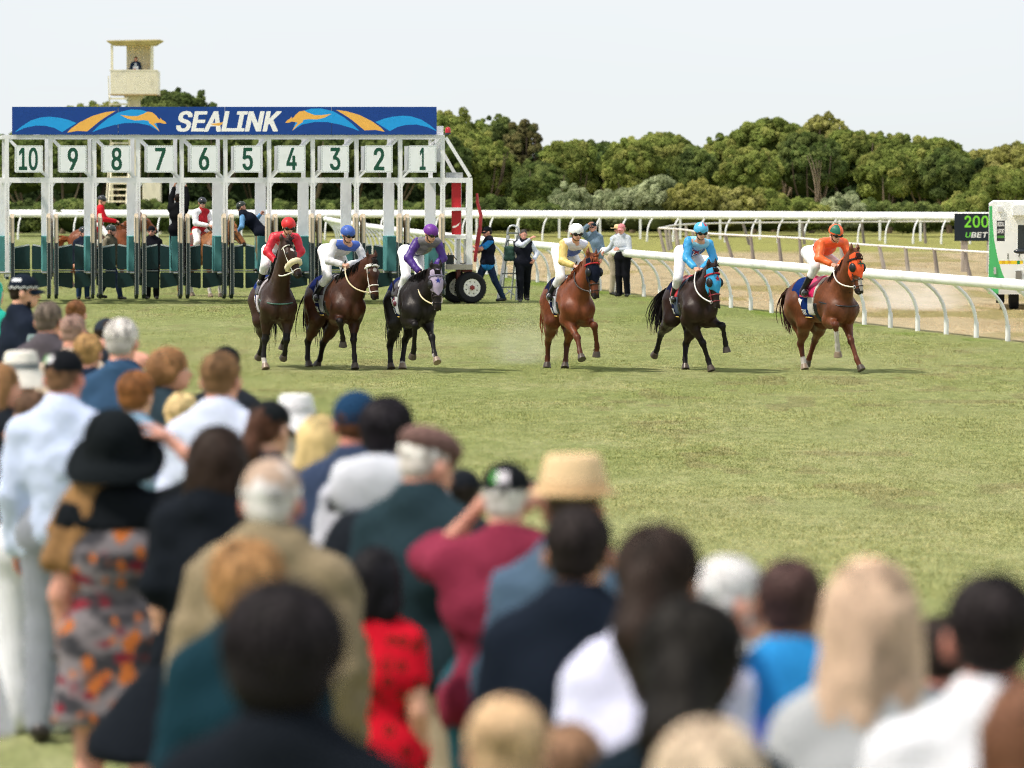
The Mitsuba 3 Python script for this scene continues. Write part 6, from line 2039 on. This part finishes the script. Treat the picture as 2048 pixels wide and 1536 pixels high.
def crowd():
    # ---- far left, towards the gate
    k, J = goer('police officer in navy uniform and chequered cap, seen side-on', 46, 541, 1.82, ang=62, turn=26, up=.02, shirt=S('#1a2230', infl=.022, name='uniform_shirt'), legs=S('#181c26', infl=.022), hair_=HS('#2a211c'), hat_=dict(kind='police_cap', col='#18202e'), skin='fair')
    wear(k, J, 'cap_lettering', patch(.096, .112, .092, .036, 95, 140, 22, 38, .003), '#d8dce4', 'mat_print')
    wear(k, J, 'beard', patch(.060, .086, .085, -.055, -70, 70, -62, -12, .012), '#2b211c', 'mat_hair')
    o = (J['shR'] * .62 + J['elR'] * .38) + J['r'] * .075
    em = prism(Polygon([(-.035, -.05), (.035, -.05), (.045, .02), (.03, .055), (-.03, .055), (-.045, .02)]), .006)
    e = add('sleeve_badge', moved(em, frame_of(o, J['f'], V(0, 0, 1), J['r'])), '#bcd0da', 'mat_print', k, smooth=False)
    add('badge_centre', moved(prism(Polygon([(-.02, -.03), (.02, -.03), (.02, .03), (-.02, .03)]), .004), frame_of(o + J['r'] * .004, J['f'], V(0, 0, 1), J['r'])), '#5f8a6a', 'mat_print', e, smooth=False)
    goer('woman in a teal headscarf at the edge of the crowd beyond the officer', -14, 556, 1.66, ang=40, female=True, shirt=S('#2aa694'), legs=DK, hair_=dict(style='long', col='#2aa694', length=.12))
    goer('grey haired man in a dark pinstriped jacket beside the officer', 97, 598, 1.78, ang=18, shirt=S('#4a464c', infl=.024, code=6, name='jacket', collar='#3a383e'), legs=DK, hair_=HS('#6a5f56'), skin='pink')
    goer('woman with a brown hair bun and blue hairband', 152, 597, 1.60, ang=15, female=True, shirt=S('#5a4a44'), legs=DK, hair_=dict(style='bun', col='#7a5236'))
    goer('balding man with cropped hair standing before the hair bun', 147, 622, 1.72, ang=20, shirt=S('#c9b7a6'), legs=BG, hair_=HS('#a3857a', vol=-.008), skin='pink')
    goer('person in a dark slate beanie beside the white haired man', 212, 627, 1.60, ang=15, up=.02, shirt=S('#2a2f3a'), legs=DK, hair_=HS('#3a2c24'), hat_=dict(kind='beanie', col='#2c333d'))
    goer('white haired man in a blue collared top, nearest the open turf', 243, 632, 1.80, ang=14, shirt=S('#34506e', collar='#3a5878'), legs=DK, hair_=HS('#c6c2be', vol=.004), skin='pink')
    goer('sandy haired person lifting a bare hand to the brow', 176, 664, 1.62, ang=15, shirt=S('#1d2a40', sleeve='short'), legs=DK, hair_=HS('#b08a5c', vol=.006), armR=(.12, .06, 1.66), skin='pink')
    goer('person in a white bucket hat with a dark band', 42, 692, 1.66, ang=15, up=.02, shirt=S('#1e2636'), legs=DK, hair_=HS('#5a4636'), hat_=dict(kind='bucket', col='#dfdcd4', col2='#7a8084'))
    k, J = goer('man in a pale blue shirt and black cap stretching out an arm', 125, 685, 1.80, ang=10, up=.02, turn=8, shirt=S('#c2cfec', infl=.024, fold=.018, collar='#c2cfec'), legs=S('#8a8f9a', infl=.024), hair_=HS('#7a5a44', vol=-.006), hat_=dict(kind='cap', col='#15181d'), armR=(.58, .14, 1.34), skin='red')
    wear(k, J, 'cap_print', patch(.088, .106, .088, .036, -146, -128, 18, 40, .003), '#4aa83a', 'mat_print')
    wear(k, J, 'cap_print', patch(.088, .106, .088, .036, -172, -147, 18, 40, .003), '#d8d4dc', 'mat_print')
    goer('woman in profile with loose light brown hair at the very edge', 0, 722, 1.64, ang=58, turn=16, female=True, hair_=dict(style='long', col='#8f6a48', length=.34), skirt=S('#1c2128', hem=.45), armR=(.16, .25, 1.05), skin='pink')
    goer('auburn haired person in a pale blue top just beyond the wide black hat', 272, 740, 1.62, ang=22, shirt=S('#8fb0cc'), legs=DK, hair_=HS('#8a5a34', vol=.010), skin='fair')
    goer('woman in profile with streaked brown hair, looking along the track', 338, 693, 1.66, ang=66, turn=20, female=True, shirt=S('#2a3a44'), legs=DK, hair_=dict(style='long', col='#8a6444', length=.22, vol=.008, wind=-.3), skin='pink', nod=-4)
    goer('blonde child in a cream top under the brown haired woman', 366, 782, 1.48, ang=30, female=True, shirt=S('#dcc8a0'), legs=DK, hair_=dict(style='curly', col='#d8bc88'))
    goer('person in a black cap hidden behind the short haired man', 452, 683, 1.60, ang=20, up=.02, shirt=S('#22262e'), legs=DK, hair_=HS('#2a211c'), hat_=dict(kind='cap', col='#16191d'))
    goer('man with short light brown hair in a pale blue shirt', 441, 697, 1.80, ang=16, shirt=S('#ccd5ee', infl=.024, fold=.018, collar='#ccd5ee'), legs=DK, hair_=HS('#7a5c40'), skin='pink')
    # ---- middle
    goer('woman in a black peaked cap with a brown ponytail', 538, 785, 1.66, ang=35, up=.02, female=True, shirt=S('#31384a'), legs=DK, hair_=dict(style='pony', col='#4a3024', length=.2), hat_=dict(kind='cap', col='#191d20'), nod=6)
    goer('person in a soft white hat beyond the black peaked cap', 592, 778, 1.55, ang=20, up=.02, shirt=S('#c8c0b0'), legs=BG, hair_=HS('#9a8a7a'), hat_=dict(kind='bucket', col='#e2e2e6', col2='#c8c8cc'))
    goer('woman with pale blonde hair to the shoulder', 640, 826, 1.52, ang=15, female=True, shirt=S('#d9cdb6'), legs=BG, hair_=dict(style='long', col='#d6bc86', length=.12, vol=.006))
    goer('man with a bright orange sunburnt neck and a navy cap', 712, 765, 1.76, ang=18, up=.02, shirt=S('#34405a', infl=.022), legs=DK, hair_=HS('#5a3a28', vol=-.004), hat_=dict(kind='beanie', col='#1c3a58'), skin='red')
    k, J = goer('man with thick black hair in a pale grey hooded top', 774, 790, 1.78, ang=24, shirt=S('#b9bcc8', infl=.030, fold=.020), legs=DK, hair_=HS('#17141a', vol=.008), skin='tan')
    add('hood', rough_up(blob([el(J['neck'] - J['f'] * .11 - V(0, 0, .04), (.15, .085, .13), k=.03), rc(J['neck'] - J['r'] * .13 - J['f'] * .03, J['neck'] + J['r'] * .13 - J['f'] * .03, .07, .07, .05)], .02), .008, 12, 1), '#c2c5cf', 'mat_cloth', k)
    add('shirt_collar', blob([rc(J['neck'] - J['r'] * .04 + V(0, 0, .035), J['neck'] + J['r'] * .07 + V(0, 0, .02), .058, .055, .03)], .018), '#3a94e0', 'mat_cloth', k)
    for s in (-1, 1):
        add('backpack_strap', tube(spline([J['sh' + 'LR'[s > 0]] - J['r'] * s * .04 + V(0, 0, .105) + J['f'] * .05, J['sh' + 'LR'[s > 0]] - J['r'] * s * .035 + V(0, 0, .115) - J['f'] * .05, J['sh' + 'LR'[s > 0]] - J['r'] * s * .04 - J['f'] * .155 - V(0, 0, .02)], 8), .028, 6), '#1a1f26', 'mat_cloth', k)
    bp = thing('backpack', 'black backpack worn over the pale grey hooded top', 'backpack')
    c = J['ch'] - J['f'] * .235 - V(0, 0, .09)
    add('bag', rough_up(blob([el(c, (.15, .10, .20), np.stack([J['r'], J['f'], V(0, 0, 1)], 1), .03), rc(c - V(0, 0, .12) - J['r'] * .08, c - V(0, 0, .12) + J['r'] * .08, .09, .09, .04)], .02), .006, 12, 4), '#1b2028', 'mat_cloth', bp)
    add('pocket', blob([rc(c - V(0, 0, .1) - J['r'] * .06 - J['f'] * .07, c - V(0, 0, .1) + J['r'] * .06 - J['f'] * .07, .06, .06, .03)], .018), '#232934', 'mat_cloth', bp)
    goer('old man in a brown checked flat cap and dark green jacket', 850, 842, 1.75, ang=34, turn=14, up=.0, nod=14, shirt=S('#22343c', infl=.034, name='jacket', collar='#1a272e'), legs=BG, hair_=HS('#cfc9c4', vol=-.002), hat_=dict(kind='flat_cap', col='#6b5450'), skin='pink', build=1.05)
    goer('person in a plain dark cap half hidden beside the flat cap', 925, 925, 1.42, ang=10, up=.02, shirt=S('#20262e'), legs=DK, hair_=HS('#2a2420'), hat_=dict(kind='cap', col='#1a1e24'))
    k, J = goer('man in a maroon jumper and black cap holding both hands to his eyes', 1012, 908, 1.66, ang=8, up=.02, shirt=S('#7c2a40', infl=.028, fold=.020, name='jumper', sleeve='elbow'), legs=S('#22505a', infl=.028), hair_=HS('#d8d4d2', vol=-.004), hat_=dict(kind='cap', col='#15181c'), armL=(-.13, .17, 1.56), armR=(.11, .20, 1.58), skin='pink', build=1.08)
    wear(k, J, 'cap_print', patch(.088, .106, .088, .036, -166, -152, 14, 40, .003), '#3f9a3a', 'mat_print')
    wear(k, J, 'cap_print', patch(.088, .106, .088, .036, -196, -167, 14, 40, .003), '#d0ccd4', 'mat_print')
    bn = thing('compact_camera', 'small black camera held up by the man in maroon', 'camera')
    c = J['head'] + J['f'] * .20
    add('body', moved(box(-.07, .07, -.03, .03, -.045, .045), frame_of(c, J['r'], J['f'], V(0, 0, 1))), '#17181a', 'mat_leather', bn, smooth=False)
    add('lens', moved(lathe([(0, 0), (.032, 0), (.034, .07), (.026, .07), (0, .06)], 18), frame_of(c + J['f'] * .03, J['r'], -V(0, 0, 1), J['f'])), '#101113', 'mat_gloss', bn, smooth=40)
    goer('man in a cream fedora and faded denim jacket', 1148, 888, 1.73, ang=12, up=.06, shirt=S('#4a6076', infl=.032, code=5, fold=.020, name='jacket', collar='#44586c'), legs=DK, hair_=HS('#4a3a30', vol=-.006), hat_=dict(kind='fedora', col='#d8bc94', col2='#cdb08a'), skin='tan', build=1.05)
    # ---- left front
    k, J = goer('woman in a wide black hat and orange patterned dress holding her hat', 228, 825, 1.70, ang=8, up=.02, female=True, nod=-24, shirt=S('#14171d', sleeve='short', name='cardigan', infl=.022, above=.09), skirt=S('#55504e', hem=.60, flare=.04, code=3), hair_=dict(style='long', col='#8f6c46', length=.36, vol=-.006, wind=-.15), hat_=dict(kind='wide_brim', col='#12171c'), armR=(.21, .03, 1.66), skin='pink', shoe='#8a5a3c')
    add('bracelet', tube([J['wrL'] + .042 * (J['r'] * math.cos(t) + J['f'] * math.sin(t)) for t in np.linspace(0, 2 * np.pi, 13)], .014, 6, False), '#16181c', 'mat_leather', k)
    goer('woman with long dark brown hair in a black cape coat', 436, 850, 1.71, ang=14, female=True, hair_=dict(style='long', col='#2c201b', length=.22, vol=.010), shirt=S('#12171f', infl=.045, name='cape', fold=.020, sleeve='short'), skirt=S('#11161e', hem=.55, flare=.20), skin='fair')
    goer('old man in a beige cap and olive jacket, white hair showing below the cap', 542, 900, 1.74, ang=10, up=.02, shirt=S('#877b63', infl=.036, name='jacket', fold=.020, collar='#7e735c'), legs=BG, hair_=HS('#e0dcdc', vol=.004), hat_=dict(kind='cap', col='#b7a08e'), skin='red', build=1.08)
    goer('woman with tousled caramel hair in a dark teal jacket', 492, 1085, 1.62, ang=0, female=True, shirt=S('#12303c', infl=.03, name='jacket'), legs=DK, hair_=dict(style='curly', col='#a37a50', vol=.026), skin='fair')
    goer('person with a big mop of black brown hair and a white collar', 566, 1180, 1.80, ang=6, shirt=S('#12181f', infl=.03, name='jacket', collar='#a9a7a8'), legs=DK, hair_=HS('#1c171b', vol=.032), skin='fair')
    k, J = goer('woman with black hair in a red dress printed with dark rings', 750, 1092, 1.40, ang=16, female=True, skirt=S('#d3182e', hem=.45, flare=.05, code=4, sleeve=True), hair_=dict(style='long', col='#15141a', length=.10, vol=.008), skin='fair')
    # ---- right front
    goer('man with cropped dark hair in a black jumper before the fedora', 1158, 1003, 1.74, ang=12, shirt=S('#141c28', infl=.03, name='jumper'), legs=DK, hair_=HS('#221b1b', vol=.002), skin='tan', build=1.05)
    goer('woman with smooth dark brown hair in a lilac white shirt', 1318, 1045, 1.78, ang=18, female=True, shirt=S('#d0d2ee', infl=.024, collar='#d0d2ee', fold=.020), legs=DK, hair_=dict(style='pony', col='#2e231e', length=.14, vol=.012), skin='tan', build=1.05)
    goer('elderly person with white hair turned towards the rail', 1457, 1105, 1.62, ang=48, turn=20, shirt=S('#e4e2e2', infl=.026, collar='#ecebea'), legs=BG, hair_=dict(style='curly', col='#dcdada', vol=.002), skin='pink')
    goer('man with a shaved dark head in a bright blue shirt', 1583, 1103, 1.70, ang=14, shirt=S('#2a86c8', infl=.026, collar='#2f86c6', regions=two_tone), legs=DK, hair_=HS('#4a3634', vol=-.006), skin='brown')
    goer('woman with a large wavy black ponytail in a black top', 1388, 1208, 1.73, ang=16, female=True, shirt=S('#13202a', infl=.022), legs=DK, hair_=dict(style='pony', col='#15120f', length=.16, vol=.026), skin='tan')
    goer('woman with long straight ash blonde hair in a grey top', 1745, 1115, 1.76, ang=8, female=True, shirt=S('#a8acb0', infl=.02), legs=DK, hair_=dict(style='long', col='#c8ac94', length=.19, vol=.008), skin='fair')
    goer('person with a reddened ear and dark hair behind the blonde woman', 1893, 1222, 1.50, ang=30, shirt=S('#262a30'), legs=DK, hair_=HS('#2a211e'), skin='red')
    goer('man in a crisp white shirt with short black brown hair', 1988, 1138, 1.80, ang=6, shirt=S('#dfe2ea', infl=.028, fold=.020, collar='#dfe2ea'), legs=DK, hair_=HS('#1f1a1c', vol=.004), skin='red', build=1.05)
    goer('child with sandy hair wound into a bun', 1015, 1392, 1.55, ang=5, female=True, shirt=S('#2a3038'), legs=DK, hair_=dict(style='bun', col='#cbab86', vol=.006), skin='fair')
    goer('child with tousled brown hair beside the sandy bun', 1140, 1446, 1.40, ang=10, shirt=S('#3a3a40'), legs=DK, hair_=HS('#8a6a52', vol=.010), skin='fair')
    goer('fair haired woman at the bottom edge before the black ponytail', 1420, 1452, 1.62, ang=8, female=True, shirt=S('#c8b8a8'), legs=DK, hair_=dict(style='long', col='#c8b49c', length=.15, vol=.020), skin='fair')
    goer('woman with brown hair half out of view beside the white shirt', 2072, 1350, 1.64, ang=5, female=True, shirt=S('#5a3a34'), legs=DK, hair_=dict(style='long', col='#6a4836', length=.25, vol=.008), skin='tan')
    # ---- white clothes showing between the others on the left
    goer('woman in flared white trousers behind the man with the outstretched arm', 66, 775, 1.60, ang=10, female=True, shirt=S('#2a3442'), legs=S('#e4e6ee', infl=.045), hair_=HS('#5a4434'), shoe='#7a4a30')
    goer('person in a white skirt cut off by the edge of the view', -112, 850, 1.62, ang=30, female=True, shirt=S('#e6e6ec', sleeve='short'), skirt=S('#e8e8f0', hem=.45, flare=.08), hair_=dict(style='long', col='#6a4a34', length=.2), skin='red')
    pts = np.array([c[1] for c in CROWD])
    return pts


crowd()


# ------------------------------------------------------------------ kicked-up dust: two low thin clouds over the turf
def dust(name, label, c, half, dens, seed):
    n = 20
    g = np.stack(np.meshgrid(*[np.linspace(-1, 1, n)] * 3, indexing='ij'), -1)      # z, y, x
    r = np.sqrt(g[..., 2] ** 2 + g[..., 1] ** 2 + ((g[..., 0] + 1) / 2) ** 2)
    d = np.clip(1 - r, 0, 1) ** 1.2 * (0.25 + 1.5 * np.clip(meshkit.fbm(g * 2.2 + 5 * seed, 3, seed) - 0.25, 0, 1))
    M = T().translate(c).scale(half)
    scene[name] = {'type': 'cube', 'to_world': M, 'bsdf': {'type': 'null'},
                   'interior': {'type': 'heterogeneous', 'albedo': {'type': 'rgb', 'value': [0.93, 0.89, 0.83]}, 'scale': float(dens),
                                'sigma_t': {'type': 'gridvolume', 'grid': mi.VolumeGrid(d[..., None].astype(np.float32)), 'to_world': M.translate([-1, -1, -1]).scale(2.0)}}}
    labels[name] = {'label': label, 'category': 'dust', 'kind': 'stuff'}


dust('dust', 'pale dust trailing along the ground beside the van', [8.9, 110.5, .53], [1.5, 3.5, .5], 1.25, 1)
dust('dust_cloud', 'thin dust kicked up behind the chestnut racehorse', [0.15, 79.6, .60], [.75, 1.6, .60], 0.38, 2)
